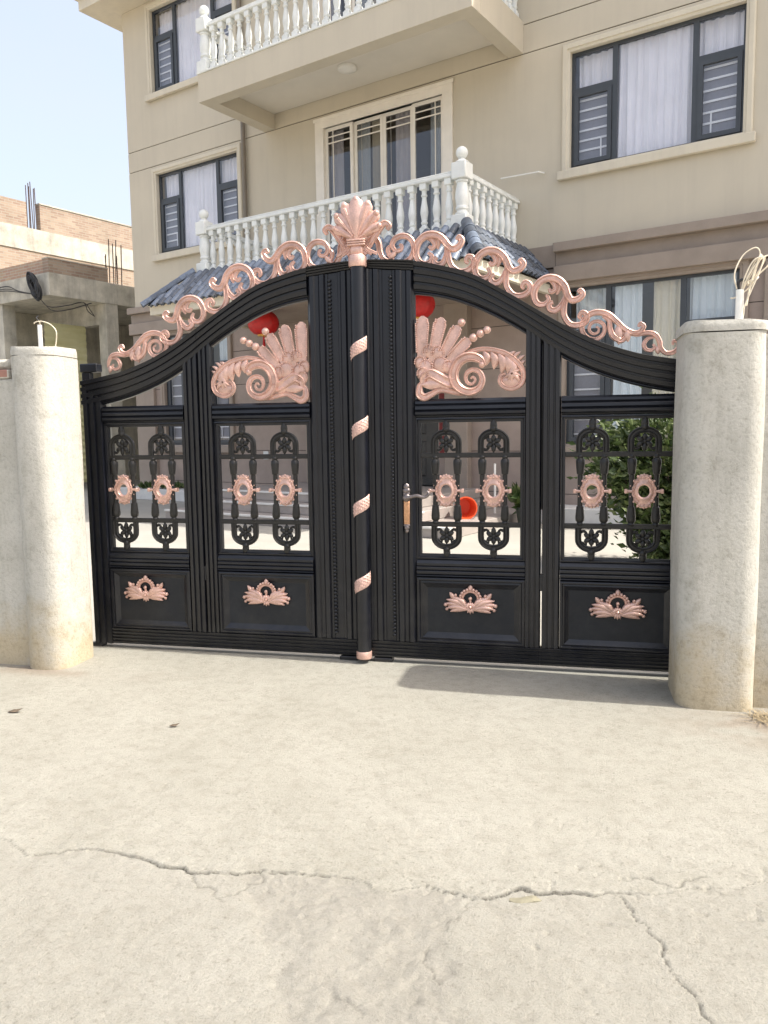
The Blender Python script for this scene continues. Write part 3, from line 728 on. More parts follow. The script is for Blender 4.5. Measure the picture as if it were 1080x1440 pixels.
def bead_strip(x, z0, z1):
    mb = MB(); n = int((z1-z0)/.024)
    for i in range(n):
        z = z0+(z1-z0)*(i+.5)/n; mb.ball((x,-.0335,z),.0125,6,4,(1,.6,.78))
    return mb

def build_main(sx, label):
    L = Leaf(sx, .05, 1.12, label); P = L.part
    # wide fluted stile with bead strip
    prof = [(0,-.018),(.03,-.030),(.07,-.040),(.13,-.040),(.16,-.030),(.22,-.030),(.25,-.040),(.33,-.040),(.36,-.027),(.40,-.027),(.41,-.022),(.585,-.022),(.60,-.027),(.64,-.027),(.67,-.040),(.75,-.040),(.78,-.030),(.84,-.030),(.87,-.040),(.94,-.040),(.97,-.028),(1,-.018)]
    stile = P('stile', vstrip(.006,.345,.142,2.46,prof,ztop=(2.505,2.47)), 'black_paint')
    b = P('bead_strip', bead_strip(.197,.17,2.455), 'black_paint', True, parent=stile)
    P('stile', vstrip(1.025,1.119,.142,0,ribs(3,-.024,-.034,.25),ztop=(bot(1.025)+.03,bot(1.119)+.03)), 'black_paint')
    P('bottom_rail', hstrip(.006,1.1195,.026,.141,ribs(5,-.026,-.037,.35)), 'black_paint')
    P('middle_rail', hstrip(.346,1.024,.565,.683,[(0,-.012),(.10,-.022),(.22,-.030),(.34,-.030),(.37,-.024),(.44,-.034),(.55,-.034),(.58,-.026),(.66,-.036),(.78,-.036),(.81,-.026),(.90,-.036),(1,-.02)]), 'black_paint')
    P('upper_rail', hstrip(.346,1.024,1.575,1.69,[(0,-.014),(.12,-.03),(.25,-.033),(.32,-.024),(.42,-.034),(.55,-.036),(.62,-.026),(.70,-.036),(.82,-.036),(.9,-.022),(1,-.014)]), 'black_paint')
    P('panel_moulding', mitre(.346,1.024,.142,.564,.072,OGEE,.012), 'black_paint')
    P('panel', MB().box(.41,.96,-.008,.006,.205,.50), 'black_panel')
    P('pane_frame', mitre(.346,1.024,.684,1.574,.030,[(0,-.020),(.3,-.022),(.5,-.012),(1,-.010)],.02), 'black_paint')
    st = [.006,.1,.2,.30,.345,.3455]+list(np.linspace(.38,1.119,22)); lowz = lambda x: bot(x) if x > .3452 else max(bot(x), 2.5055-.1033*(x-.006))
    ap = ribs(4,-.022,-.037,.3)
    P('arch_rail', MB().psweep([(x,top(x)) for x in st],[(x,lowz(x)) for x in st],ap,BACK), 'black_paint')
    xs = [x for x in np.linspace(.347,1.023,16)]
    P('arch_bead', MB().psweep([(x,bot(x)-.001) for x in xs],[(x,bot(x)-.015) for x in xs],[(0,-.018),(.5,-.02),(1,-.012)],.02), 'black_paint')
    for z in (1.34,.905): P('crossbar', MB().box(.374,.996,-.012,.012,z-.0155,z+.0155,.004), 'black_grille')
    for x in (.535,.83): baluster(L, x)
    L.shared('applique', APPL, .686, .398, -.012)
    P('peacock_ornament', wing(MB()).xf(lambda p:(p[0],p[1]-.002,p[2])), 'rose_gold', 50)
    P('crest_scroll', crest_inner(), 'rose_gold', 50)
    P('crest_scroll', crest_unit(.455,2.584,.103,R(4)), 'rose_gold', 50)
    P('crest_scroll', crest_unit(.815,2.466,.103,R(-10)), 'rose_gold', 50)
    P('foot', MB().box(.052,.175,-.04,.04,-.004,.0245,.004), 'black_paint')
    return L
def baluster(L, x):
    # the loop above the upper bar is the part; its pieces hang under it
    o = L.shared('baluster', LOOP_UP, x, 1.352)
    for s_ in (-1,1): link('upright', BARM, o, (s_*.070,0,1.1225-1.352))
    link('lower_loop', LOOP_DN, o, (0,0,.893-1.352))
    link('medallion', MEDAL, o, (0,-.004,1.118-1.352))
    return o
def build_side(sx, label):
    L = Leaf(sx, 1.131, 2.0, label); P = L.part; xi = 1.1275 if sx > 0 else 1.1215; xo = 1.905 if sx > 0 else 1.845
    P('stile', vstrip(xi,1.235,.142,0,ribs(3,-.024,-.034,.25),ztop=(bot(xi)+.03,bot(1.235)+.03)), 'black_paint')
    P('stile', vstrip(xo,2.0,.026,0,ribs(3,-.024,-.034,.25),ztop=(bot(xo)+.03,bot(2.0)+.15)), 'black_paint')
    P('bottom_rail', hstrip(1.1205,xo-.001,.026,.141,ribs(5,-.026,-.037,.35)), 'black_paint')
    P('middle_rail', hstrip(1.236,xo-.001,.565,.683,[(0,-.012),(.10,-.022),(.22,-.030),(.34,-.030),(.37,-.024),(.44,-.034),(.55,-.034),(.58,-.026),(.66,-.036),(.78,-.036),(.81,-.026),(.90,-.036),(1,-.02)]), 'black_paint')
    P('upper_rail', hstrip(1.236,xo-.001,1.575,1.69,[(0,-.014),(.12,-.03),(.25,-.033),(.32,-.024),(.42,-.034),(.55,-.036),(.62,-.026),(.70,-.036),(.82,-.036),(.9,-.022),(1,-.014)]), 'black_paint')
    P('panel_moulding', mitre(1.236,xo-.001,.142,.564,.062,OGEE,.012), 'black_paint')
    P('panel', MB().box(1.29,xo-.055,-.008,.006,.20,.51), 'black_panel')
    P('pane_frame', mitre(1.236,xo-.001,.684,1.574,.026,[(0,-.020),(.3,-.022),(.5,-.012),(1,-.010)],.02), 'black_paint')
    st = list(np.linspace(1.1205,1.998,24))
    P('arch_rail', MB().psweep([(x,top(x)) for x in st],[(x,bot(x)) for x in st],ribs(4,-.022,-.037,.3),BACK), 'black_paint')
    xs = list(np.linspace(1.237,xo-.002,14))
    P('arch_bead', MB().psweep([(x,bot(x)-.001) for x in xs],[(x,bot(x)-.014) for x in xs],[(0,-.018),(.5,-.02),(1,-.012)],.02), 'black_paint')
    for z in (1.34,.905): P('crossbar', MB().box(1.26,xo-.025,-.012,.012,z-.0155,z+.0155,.004), 'black_grille')
    for x in (1.421,1.719): baluster(L, x)
    L.shared('applique', APPL, 1.58, .398, -.012)
    P('crest_scroll', crest_unit(1.165,2.288,.100,R(-15)), 'rose_gold', 50)
    a, b = crest_end(sx); P('crest_scroll', a, 'rose_gold', 50); P('crest_scroll', b, 'rose_gold', 50)
    P('leaf_hinge', MB().box(1.112,1.136,-.030,.026,.50,.60,.003), 'black_paint'); P('meeting_strip', MB().box(1.106,1.140,.0305,.036,1.0,2.16), 'black_paint')
    P('hinge_block', MB().box(1.935,2.02,-.03,.03,-.006,.0245,.004), 'black_paint')
    if sx < 0:
        P('hinge_post', MB().box(1.965,2.03,.034,.08,.0,1.93,.004), 'black_paint'); P('hinge_cap', MB().box(1.90,2.035,.02,.09,1.931,1.99,.006), 'black_paint')
    else:
        P('hinge_post', MB().box(1.965,2.03,.034,.08,.0,1.80,.004), 'black_paint')
    return L
main_l = build_main(-1, 'wide black gate leaf carrying the round centre pole with pink spiral bands')
main_r = build_main(1, 'wide black gate leaf with the lever door handle beside its centre stile')
side_l = build_side(-1, 'narrow black gate leaf hinged at the pillar near the brick-topped wall')
side_r = build_side(1, 'narrow black gate leaf hinged at the pillar in front of the green shrub')

# centre pole with bands and finial belong to the left main leaf
def centre(L):
    off = (L.off[0], 0, 0)
    def P(name, mb, mat, smooth=True, parent=None):
        return link(name, mb.mesh(name, mat, smooth), L.root if parent is None else parent, off if parent is None else (0,0,0))
    cy = -.068; r = .0475
    pole = P('centre_pole', MB().lathe([(r,.028),(r,2.53)],28,0,cy), 'black_paint', 40)
    for zc in (2.01,1.517,1.022,.527):
        mb = MB(); vs = []; fs = []; n = 14
        for i in range(n+1):
            a = R(-178+176*i/n); z = zc + (i/n-.5)*.075
            for dz, rr in ((-.041,r+.0015),(-.036,r+.005),(.036,r+.005),(.041,r+.0015)):
                vs.append((rr*math.cos(a), cy+rr*math.sin(a), z+dz))
        for i in range(n):
            for k in range(3): fs.append((i*4+k,(i+1)*4+k,(i+1)*4+k+1,i*4+k+1))
        mb.add(vs,fs)
        for i in range(1,n):
            a = R(-178+176*i/n); z = zc+(i/n-.5)*.075
            for dz in (-.02,0,.02): mb.ball(((r+.005)*math.cos(a),cy+(r+.005)*math.sin(a),z+dz+(.01 if i%2 else 0)),.0045,6,4)
        P('spiral_band', mb, 'rose_gold_band', 60, pole)
    P('pole_base', MB().lathe([(r+.001,.03),(r+.003,.034),(r+.003,.075),(r+.001,.079)],24,0,cy), 'rose_gold', 40, pole)
    f = P('finial', MB().lathe([(r+.005,2.505),(r+.009,2.512),(r+.009,2.565),(r+.004,2.575)],24,0,cy), 'rose_gold', 40)
    # palmette
    mb = MB(); y = cy+.005
    for a_, L_, wd in ((26,.185,.042),(154,.185,.042),(48,.215,.048),(132,.215,.048),(69,.238,.050),(111,.238,.050),(90,.252,.056)):
        a = R(a_); b0 = np.array((.0,2.665)); t0 = b0+np.array((math.cos(a)*L_*.92, math.sin(a)*L_))
        mb.petal(b0,t0,wd,y-(.012 if a_==90 else .006 if 60<a_<120 else 0),.034,'fan',12,bend=(.05 if a_<90 else -.05 if a_>90 else 0))
        mb.ball((t0[0]*.95,y-.016,2.665+(t0[1]-2.665)*.95),wd*.42,8,6)
        mb.ribbon([tuple(b0+(t0-b0)*.15),tuple(b0+(t0-b0)*.5),tuple(b0+(t0-b0)*.85)],[.004,.006,.007],y-.036,.8,3)
    mb.ball((0,y,2.70),.075,12,8,(1,.45,1.25))
    for s_ in (-1,1):
        mb.ribbon([(s_*.05,2.62),(s_*.10,2.66),(s_*.14,2.72),(s_*.175,2.755),(s_*.205,2.74),(s_*.19,2.715)],[.012,.018,.021,.02,.017,.012],y-.005,.9,5)
        mb.ribbon([(s_*.05,2.60),(s_*.085,2.63),(s_*.11,2.68),(s_*.13,2.70)],[.010,.014,.014,.008],y-.008,.9,5)
        for k in range(4):
            mb.ribbon([(s_*(.012+.010*k),2.645),(s_*(.018+.018*k),2.605),(s_*(.03+.032*k),2.578)],[.009,.011,.010],y-.012,1.,4)
    P('palmette', mb, 'rose_gold', 50, f)
    mb = MB()
    for dz in (-.014,0,.014): mb.box(-.058,.058,y-.045,y+.01,2.648+dz-.006,2.648+dz+.006,.004)
    mb.box(-.042,.042,y-.035,y+.01,2.57,2.64,.012)
    P('collar', mb, 'rose_gold', 50, f)
centre(main_l)

# lever handle on the right main leaf
def handle(L):
    off = L.off
    def P(name, mb, mat, parent=None):
        return link(name, mb.mesh(name, mat, 45), L.root if parent is None else parent, off if parent is None else (0,0,0))
    x = .288; y = -.040
    pl_ = P('handle_plate', MB().box(x-.019,x+.019,y-.012,y+.002,.905,1.06,.004), 'brass')
    mb = MB()
    mb.box(x-.022,x+.022,y-.014,y+.001,1.062,1.125,.006); mb.ball((x,y-.006,1.145),.021,10,7,(1,.6,1)); mb.ball((x,y-.006,1.120),.026,10,7,(1,.55,.8))
    mb.ball((x,y-.008,1.075),.027,12,8,(1,.7,1)); mb.ball((x,y-.006,1.158),.010,8,6)
    P('plate_ornament', mb, 'antique_metal', pl_); mb = MB()
    mb.box(x-.021,x+.021,y-.013,y+.001,.893,.907,.004); mb.ball((x,y-.006,.885),.018,10,7,(1,.6,1)); mb.ball((x,y-.006,.866),.013,8,6,(1,.6,1.2))
    P('plate_ornament', mb, 'antique_metal', pl_)
    lv = P('lever', MB().tube([(x,y-.01,1.076),(x,y-.05,1.076)],.011,10), 'antique_metal')
    mb = MB()
    pts = spline([(x,y-.05,1.076),(x+.035,y-.052,1.084),(x+.075,y-.052,1.092),(x+.115,y-.052,1.082),(x+.140,y-.05,1.092),(x+.150,y-.05,1.108),(x+.138,y-.05,1.118)],6)
    mb.tube(pts,[.0125]*8+list(np.linspace(.012,.0075,len(pts)-8)),9)
    P('grip', mb, 'antique_metal', lv)
handle(main_r)

# ================================================================== the house
HRZ = R(-21.125); HLOC = Vector((-2.030, 9.495, 0))
HM = Matrix.Translation(HLOC) @ Matrix.Rotation(HRZ, 4, 'Z')
def H(x, y, z=0): return HM @ Vector((x, y, z))
house = thing('house', 'three-storey beige house with brown ground floor and white balustraded balconies', 'house', HLOC, HRZ)
def HP(name, mb, mat, smooth=False, parent=None, loc=(0,0,0)):
    return link(name, mb.mesh(name, mat, smooth), house if parent is None else parent, loc)

def holed(x0, x1, z0, z1, y0, y1, holes):
    """wall slab between y0 (front) and y1 with rectangular openings; returns MB"""
    hs = [(max(a,x0),min(b,x1),max(c,z0),min(d,z1)) for a,b,c,d in holes if b > x0 and a < x1 and d > z0 and c < z1]
    xs = sorted({x0,x1,*[h[0] for h in hs],*[h[1] for h in hs]}); zs = sorted({z0,z1,*[h[2] for h in hs],*[h[3] for h in hs]})
    def solid(i,j):
        if not (0 <= i < len(xs)-1 and 0 <= j < len(zs)-1): return False
        cx=(xs[i]+xs[i+1])/2; cz=(zs[j]+zs[j+1])/2
        return not any(a<cx<b and c<cz<d for a,b,c,d in hs)
    mb = MB()
    for i in range(len(xs)-1):
        for j in range(len(zs)-1):
            if not solid(i,j): continue
            a,b,c,d = xs[i],xs[i+1],zs[j],zs[j+1]
            mb.add([(a,y0,c),(b,y0,c),(b,y0,d),(a,y0,d)],[(0,1,2,3)]); mb.add([(a,y1,c),(b,y1,c),(b,y1,d),(a,y1,d)],[(3,2,1,0)])
            if not solid(i-1,j): mb.add([(a,y0,c),(a,y0,d),(a,y1,d),(a,y1,c)],[(0,1,2,3)])
            if not solid(i+1,j): mb.add([(b,y0,c),(b,y0,d),(b,y1,d),(b,y1,c)],[(3,2,1,0)])
            if not solid(i,j-1): mb.add([(a,y0,c),(b,y0,c),(b,y1,c),(a,y1,c)],[(3,2,1,0)])
            if not solid(i,j+1): mb.add([(a,y0,d),(b,y0,d),(b,y1,d),(a,y1,d)],[(0,1,2,3)])
    return mb
WX, WW = 4.82, 1.26
F2, F3 = 6.40, 9.85
win_holes = [(sx*WX-WW, sx*WX+WW, zc-.87, zc+.87) for sx in (-1,1) for zc in (F2,F3)]
door_holes = [(-1.30,1.30,4.5,7.20),(-1.30,1.30,7.95,10.65)]
GFR = (3.52,6.10,1.23,3.72); GFL = (-6.10,-4.02,1.23,3.72); ENT = (-1.15,1.15,.30,3.0)
up = win_holes + door_holes
for z0,z1 in ((4.40,7.442),(7.458,7.882),(7.898,10.90)):
    HP('wall', holed(-7,7,z0,z1,0,.24,up), 'plaster')
for z in (7.45,7.89): HP('wall_joint', MB().box(-6.98,6.98,.018,.20,z-.012,z+.012), 'joint')
gf = [GFR,GFL,ENT]
zz = [0,.42,1.12,1.82,2.52,3.22,4.05]
for a,b in zip(zz[:-1],zz[1:]):
    cut = sorted([(h[0],h[1]) for h in gf if h[2] <= a+.006 and h[3] >= b-.006]); xl = -6.97
    for c0,c1 in cut+[(6.97,6.97)]:
        HP('stone_course', holed(xl,c0,a+.006,b-.006,.02,.24,gf), 'brown_stone'); xl = c1
HP('wall_core', holed(-6.9,6.9,0,4.35,.034,.23,gf), 'joint')
# side and back walls, floors, roof
HP('side_wall', MB().box(-7.0,-6.76,.245,11,0,10.89), 'plaster'); HP('side_wall', MB().box(6.76,7.0,.245,11,0,10.89), 'plaster')
HP('back_wall', MB().box(-6.75,6.75,10.76,11,0,10.88), 'plaster')
for z in (4.25,7.66): HP('floor_slab', MB().box(-6.75,6.75,.25,10.75,z-.06,z+.06), 'interior')
HP('partition', MB().box(-3.1,-3.0,.26,10.7,0,10.8), 'interior'); HP('partition', MB().box(3.0,3.1,.26,10.7,0,10.8), 'interior')
HP('partition', MB().box(-6.74,6.74,4.2,4.3,0,10.8), 'interior')
HP('roof', MB().box(-7.65,7.65,-.65,11.6,10.905,11.15).box(-7.75,7.75,-.75,11.7,11.152,11.32), 'plaster_trim')
# brown cornice between the storeys, in two steps
def cornice(x0, x1):
    A = MB().box(x0,x1,-.16,.03,4.27,4.41,.006); HP('cornice', A, 'brown_trim')
    HP('cornice', MB().box(x0,x1,-.035,.03,4.06,4.268), 'brown_trim')
    HP('cornice', MB().box(x0,x1,-.12,.03,3.80,4.052,.006), 'brown_trim')
cornice(3.36,7.12); cornice(-7.12,-3.36)
HP('cornice', MB().box(-3.35,3.35,-.03,.03,4.06,4.405), 'brown_trim')
for x0,x1 in ((1.36,1.82),(-1.82,-1.36)): HP('pilaster', MB().box(x0,x1,-.14,.025,.165,3.78,.01), 'brown_trim')
for s_ in (-1,1): HP('corner_pilaster', MB().box(s_*6.42,s_*7.06,-.06,.03,.0,3.79,.01), 'brown_trim')

def strips(x0,x1,z0,z1,w_,y0,y1):
    return MB().box(x0,x0+w_,y0,y1,z0,z1).box(x1-w_,x1,y0,y1,z0,z1).box(x0+w_,x1-w_,y0+.0005,y1,z1-w_,z1).box(x0+w_,x1-w_,y0+.0005,y1,z0,z0+w_)
def curtain_mb(x0,x1,z0,z1,y,amp=.03,per=.13,seed=0):
    n = max(12,int((x1-x0)/per*8)); r_ = np.random.default_rng(seed); ph = r_.random()*6
    vs = []; fs = []
    for i in range(n+1):
        x = x0+(x1-x0)*i/n; p = 2*math.pi*x/per+ph+1.1*math.sin(x*3.1+ph); 
        for k in range(5):
            z = z1+(z0-z1)*k/4; a = amp*(.55+.45*k/4)
            vs.append((x+.012*math.sin(p*.5+k*.4), y+a*math.sin(p+.15*k)+.35*a*math.sin(2.3*p+k*.3), z))
    for i in range(n):
        for k in range(4): fs.append((i*5+k,i*5+k+1,(i+1)*5+k+1,(i+1)*5+k))
    return MB().add(vs,fs)
def grille_mb(x0,x1,z0,z1,y,sd):
    mb = MB(); n = 7; dz = (z1-z0)/n
    for k in range(n): mb.box(x0,x1,y,y+.012,z0+dz*(k+.35),z0+dz*(k+.35)+.028)
    xm = x0+(x1-x0)*(.27 if sd>0 else .70); xo = (x0,xm) if sd<0 else (xm,x1)
    mb.box(xm-.011,xm+.011,y-.002,y+.010,z0+dz*.36,z0+dz*2.36)
    mb.box(x0 if sd<0 else x0,x0+.014,y-.002,y+.010,z0,z1)
    return mb
_wcache = {}
def window(X, zc, hw, hh, m0, m1, tz, surround, cur, seed, label=None, gaps=None):
    """three-light window: side lights with a casement below a fixed light"""
    key = (hw,hh,m0,m1,tz,surround,cur,gaps)
    if key not in _wcache:
        D = {}
        y0,y1 = .075,.135; b = .045
        f = strips(-hw,hw,-hh,hh,b,y0,y1)
        for mx in (m0,m1): f.box(mx-.04,mx+.04,y0+.002,y1,-hh+b,hh-b)
        f.box(-hw+b,m0-.04,y0+.003,y1,tz-.035,tz+.035); f.box(m1+.04,hw-b,y0+.003,y1,tz-.035,tz+.035)
        D['window'] = f.mesh('window','window_frame')
        lights = [(-hw+b,m0-.04,tz+.035,hh-b),(m0+.04,m1-.04,-hh+b,hh-b),(m1+.04,hw-b,tz+.035,hh-b)]
        D['pane'] = [MB().box(a+.001,b_-.001,.10,.106,c+.001,d-.001).mesh('pane','glass') for a,b_,c,d in lights]
        D['sash'] = []; D['spane'] = []; D['grille'] = []
        for sd,a,b_ in ((-1,-hw+b,m0-.04),(1,m1+.04,hw-b)):
            c,d = -hh+b,tz-.035; w_ = .065
            D['sash'].append(strips(a+.004,b_-.004,c+.004,d-.004,w_,y0-.02,y1-.02).mesh('sash','window_frame'))
            D['spane'].append(MB().box(a+w_,b_-w_,.083,.088,c+w_,d-w_).mesh('pane','glass'))
            D['grille'].append((grille_mb(a+.03,b_-.03,c+.02,d-.02,.145,sd).mesh('security_grille','grille_white'),
                                MB().box(a+.01,b_-.01,.175,.178,c+.01,d-.01).mesh('insect_screen','insect_screen')))
        if surround:
            o_ = .12; s_ = MB()
            t_ = [(0,-.035),(.15,-.05),(.62,-.05),(.7,-.03),(1,-.022)]
            s_.psweep([(-hw-o_,-hh-o_),(-hw-o_,hh+o_),(hw+o_,hh+o_),(hw+o_,-hh-o_)],[(-hw+.004,-hh+.004),(-hw+.004,hh-.004),(hw-.004,hh-.004),(hw-.004,-hh+.004)],t_,.06,closed=True)
            s_.box(-hw-.17,hw+.17,-.10,-.02,-hh-.165,-hh-.035,.008)
            D['surround'] = s_.mesh('surround',surround)
        cm = []
        if gaps: segs = gaps
        else: segs = [(-hw+.06,m0-.0),(m0+.02,m1-.02),(m1,hw-.06)]
        for k,(a,b_) in enumerate(segs):
            cm.append(curtain_mb(a,b_,-hh+.06,hh-.02,.225 if k != 1 else .185,.034,.135,seed+k).mesh('curtain',cur[k]))
        D['curtain'] = cm
        _wcache[key] = D
    D = _wcache[key]
    o = link('window', D['window'], house, (X,0,zc))
    for me in D['pane']+D['spane']: link('pane', me, o)
    for me in D['sash']: link('sash', me, o)
    for g,sc_ in D['grille']: link('security_grille', g, o); link('insect_screen', sc_, o)
    if 'surround' in D: link('surround', D['surround'], o)
    for me in D['curtain']: link('curtain', me, o)
    return o
for sx in (1,-1): window(sx*WX, F2, WW-.004, .866, -.58, .58, .30, 'plaster_trim', ('curtain','curtain','curtain'), 5)
for sx in (1,-1): window(sx*WX, F3, WW-.004, .866, -.58, .58, .30, 'plaster_trim', ('curtain','curtain','curtain'), 5)
window((GFR[0]+GFR[1])/2,(GFR[2]+GFR[3])/2,1.286,1.241,-.62,.50,.55,'brown_trim',('curtain_cool','curtain_cool','curtain_warm','curtain_cool'),9,gaps=((-1.2,-.64),(-.56,-.12),(.02,.46),(.55,1.2)))
window((GFL[0]+GFL[1])/2,(GFL[2]+GFL[3])/2,1.036,1.241,-.42,.42,.55,'brown_trim',('curtain_cool','curtain_cool','curtain_cool'),15,gaps=((-.95,-.60),(-.30,.1),(.55,.95)))

# balcony doors: four glazed leaves with slim muntins in a broad cream casing
def balcony_door(zb, zt):
    z0, z1 = zb, zt
    c = MB().box(-1.49,-1.297,-.035,.10,z0,z1).box(1.297,1.49,-.035,.10,z0,z1).box(-1.297,1.297,-.034,.10,z1-.16,z1)
    c.box(-1.52,1.52,-.05,-.0355,z1-.03,z1+.03,.004)
    d = HP('balcony_door', c, 'door_frame')
    zt2 = z1-.162; wleaf = 2.594/4
    for k in range(4):
        a = -1.297+wleaf*k; b = a+wleaf; yy = .03 if k in (0,3) else .075; st = .062
        o = link('door_leaf', strips(a+.002,b-.002,z0,zt2-.001,st,yy,yy+.045).box(a+st,b-st,yy+.008,yy+.03,z1-.45,z1-.428).box(a+st,b-st,yy+.008,yy+.03,z1-.335,z1-.315)
                 .box(*((a+st+.11,a+st+.128) if k in (0,) else (b-st-.128,b-st-.11) if k == 3 else (a+st+.10,a+st+.101)),yy+.009,yy+.029,z0+st,zt2-st).mesh('door_leaf','door_frame'), d)
        link('pane', MB().box(a+st,b-st,yy+.012,yy+.017,z0+st,zt2-st).mesh('pane','glass_dark'), d)
    for k,(a,b,mt) in enumerate(((-1.27,-.95,'curtain'),(-.64,-.34,'curtain_cool'),(-.30,-.06,'curtain_warm'),(.22,.56,'curtain'),(.95,1.26,'curtain_cool'))):
        link('curtain', curtain_mb(a,b,z0+.05,zt2-.03,.17,.018,.09,20+k).mesh('curtain',mt), d)
balcony_door(4.5,7.36); balcony_door(7.96,10.81)

# balustrades
def baluster_mesh():
    p = [(.058,.10),(.058,.115),(.046,.125),(.036,.145),(.05,.165),(.052,.18),(.04,.20),(.047,.24),(.058,.30),(.060,.335),(.052,.40),(.040,.47),(.034,.52),(.033,.545),(.046,.555),(.048,.575),(.036,.59),(.038,.635),(.052,.645)]
    m_ = MB().lathe(p,12); m_.box(-.06,.06,-.06,.06,0,.10,.008); m_.box(-.056,.056,-.056,.056,.645,.735,.006)
    return m_.mesh('baluster','white_balustrade',40)
BAL = baluster_mesh()
def post_mesh():
    p = [(.085,.20),(.10,.215),(.10,.235),(.078,.25),(.075,.27),(.092,.285),(.094,.31),(.082,.33),(.095,.40),(.103,.46),(.097,.53),(.08,.62),(.074,.655),(.092,.665),(.094,.69),(.08,.70)]
    m_ = MB().lathe(p,18); m_.box(-.125,.125,-.125,.125,0,.20,.012); m_.box(-.118,.118,-.118,.118,.70,.93,.012)
    m_.lathe([(.118,.93),(.06,.975),(.042,.985),(.055,.998)],16); m_.ball((0,0,1.075),.088,16,10)
    return m_.mesh('post','white_balustrade',40)
POST = post_mesh()
def balcony(hx, yf, z, core, rail_h=.735):
    """core: the part object to hang things on; z: top of the plinth the balusters stand on"""
    def L(name, me, x, y, zz): return link(name, me, core, (x,y,zz))
    for s_ in (-1,1): L('post', POST, s_*hx, yf, z-.02)
    n = 24
    for k in range(n): L('baluster', BAL, -hx+2*hx*(k+1)/(n+1), yf, z)
    m_ = 8
    for s_ in (-1,1):
        for k in range(m_): L('baluster', BAL, s_*hx, yf+(-yf)*(k+.9)/(m_+.4), z)
    r_ = MB(); zt = z+rail_h
    r_.box(-hx+.119,hx-.119,yf-.075,yf+.075,zt,zt+.055,.012).box(-hx+.119,hx-.119,yf-.06,yf+.06,zt+.056,zt+.085,.012)
    link('handrail', r_.mesh('handrail','white_balustrade',40), core)
    for s_ in (-1,1):
        r_ = MB().box(s_*hx-.075,s_*hx+.075,yf+.119,-.005,zt,zt+.055,.012).box(s_*hx-.06,s_*hx+.06,yf+.119,-.006,zt+.056,zt+.085,.012)
        link('handrail', r_.mesh('handrail','white_balustrade',40), core)
b2 = HP('balcony', MB().box(-2.82,2.82,-2.01,-.005,4.22,4.40,.006), 'white_balustrade')
balcony(2.66,-1.85,4.402,b2)
b3 = HP('balcony', MB().box(-2.78,2.78,-1.76,-.0,7.46,7.925,.006).box(-2.81,2.81,-1.79,-1.5,7.926,7.985,.006), 'plaster')
# the slab is hollow below: edge beams round a paler soffit
b3.data.clear_geometry()
mb = MB().box(-2.78,2.78,-1.76,-1.50,7.45,7.93,.004)
for s_ in (-1,1): mb.box(s_*2.52,s_*2.78,-1.499,-.004,7.452,7.929)
mb.box(-2.519,2.519,-1.499,-.004,7.75,7.928)
mm = mb.mesh('balcony','plaster'); b3.data = mm
link('soffit', MB().box(-2.518,2.518,-1.498,-.02,7.735,7.748).mesh('soffit','soffit'), b3)
link('kerb', MB().box(-2.80,2.80,-1.78,-1.62,7.931,7.965,.006).mesh('kerb','white_balustrade'), b3)
balcony(2.66,-1.66,7.967,b3)
HP('ceiling_lamp', MB().lathe([(.17,7.733),(.17,7.70),(.155,7.68),(.06,7.655),(.0,7.65)],24,-.15,-.78), 'lamp_white', 40)

# downpipes, drying rods, socket
HP('downpipe', MB().tube([(-3.32,-.075,4.43),(-3.32,-.075,10.88)],.045,12), 'pipe_brown', 40)
HP('drying_rod', MB().tube([(3.15,-.01,5.55),(3.1,-.12,5.55),(2.45,-.14,5.56)],.012,8), 'pvc_white', 40)
HP('drying_rod', MB().tube([(-2.9,-.01,5.75),(-2.85,-.12,5.75),(-2.1,-.14,5.76)],.012,8), 'pvc_white', 40)
HP('socket_plate', MB().box(-3.10,-2.96,.0,.0195,.93,1.10,.004), 'socket_plate')
# entrance door
d = HP('entrance_door', strips(-1.14,1.14,.49,2.98,.10,.05,.16), 'door_dark')
for s_ in (-1,1):
    lf = link('door_leaf', MB().box(s_*.004,s_*1.035,.08,.13,.51,2.875).mesh('door_leaf','door_dark'), d)
    for z0,z1 in ((.65,1.30),(1.42,2.05),(2.17,2.75)):
        link('door_panel', MB().psweep([(s_*.52-.34,z0),(s_*.52-.34,z1),(s_*.52+.34,z1),(s_*.52+.34,z0)],[(s_*.52-.24,z0+.1),(s_*.52-.24,z1-.1),(s_*.52+.24,z1-.1),(s_*.52+.24,z0+.1)],[(0,.079),(.3,.064),(.7,.064),(1,.079)],.082,closed=True).mesh('door_panel','door_dark'), d)
    link('handle', MB().tube([(s_*.10,.08,1.35),(s_*.10,.03,1.36),(s_*.10,.03,1.62),(s_*.10,.08,1.63)],.014,8).mesh('handle','antique_metal',40), d)
for s_ in (-1,1): HP('couplet', MB().box(s_*1.17,s_*1.345,.012,.0185,1.0,2.75), 'couplet_red')
# steps and kerb
HP('step', MB().box(-2.75,3.05,-2.95,-.0,.0,.155,.008), 'step_stone')
HP('step', MB().box(-2.45,2.35,-2.55,-.0,.157,.315,.008), 'step_stone')
HP('step', MB().box(-2.15,2.05,-2.15,.0,.317,.475,.008), 'step_stone')
for z,x0,x1,yf in ((.155,-2.75,3.05,-2.95),(.315,-2.45,2.35,-2.55),(.475,-2.15,2.05,-2.15)):
    HP('step_nosing', MB().box(x0-.015,x1+.015,yf-.018,yf+.06,z-.028,z+.006,.005), 'kerb_white')
HP('plinth', MB().box(3.07,7.3,-.55,.015,0,.25,.012), 'kerb_white'); HP('plinth', MB().box(-7.3,-2.77,-.55,.015,0,.25,.012), 'kerb_white')
HP('drain_pipe', MB().tube([(2.72,-.9,.0),(2.72,-.9,.95)],.018,8), 'pvc_white', 40)

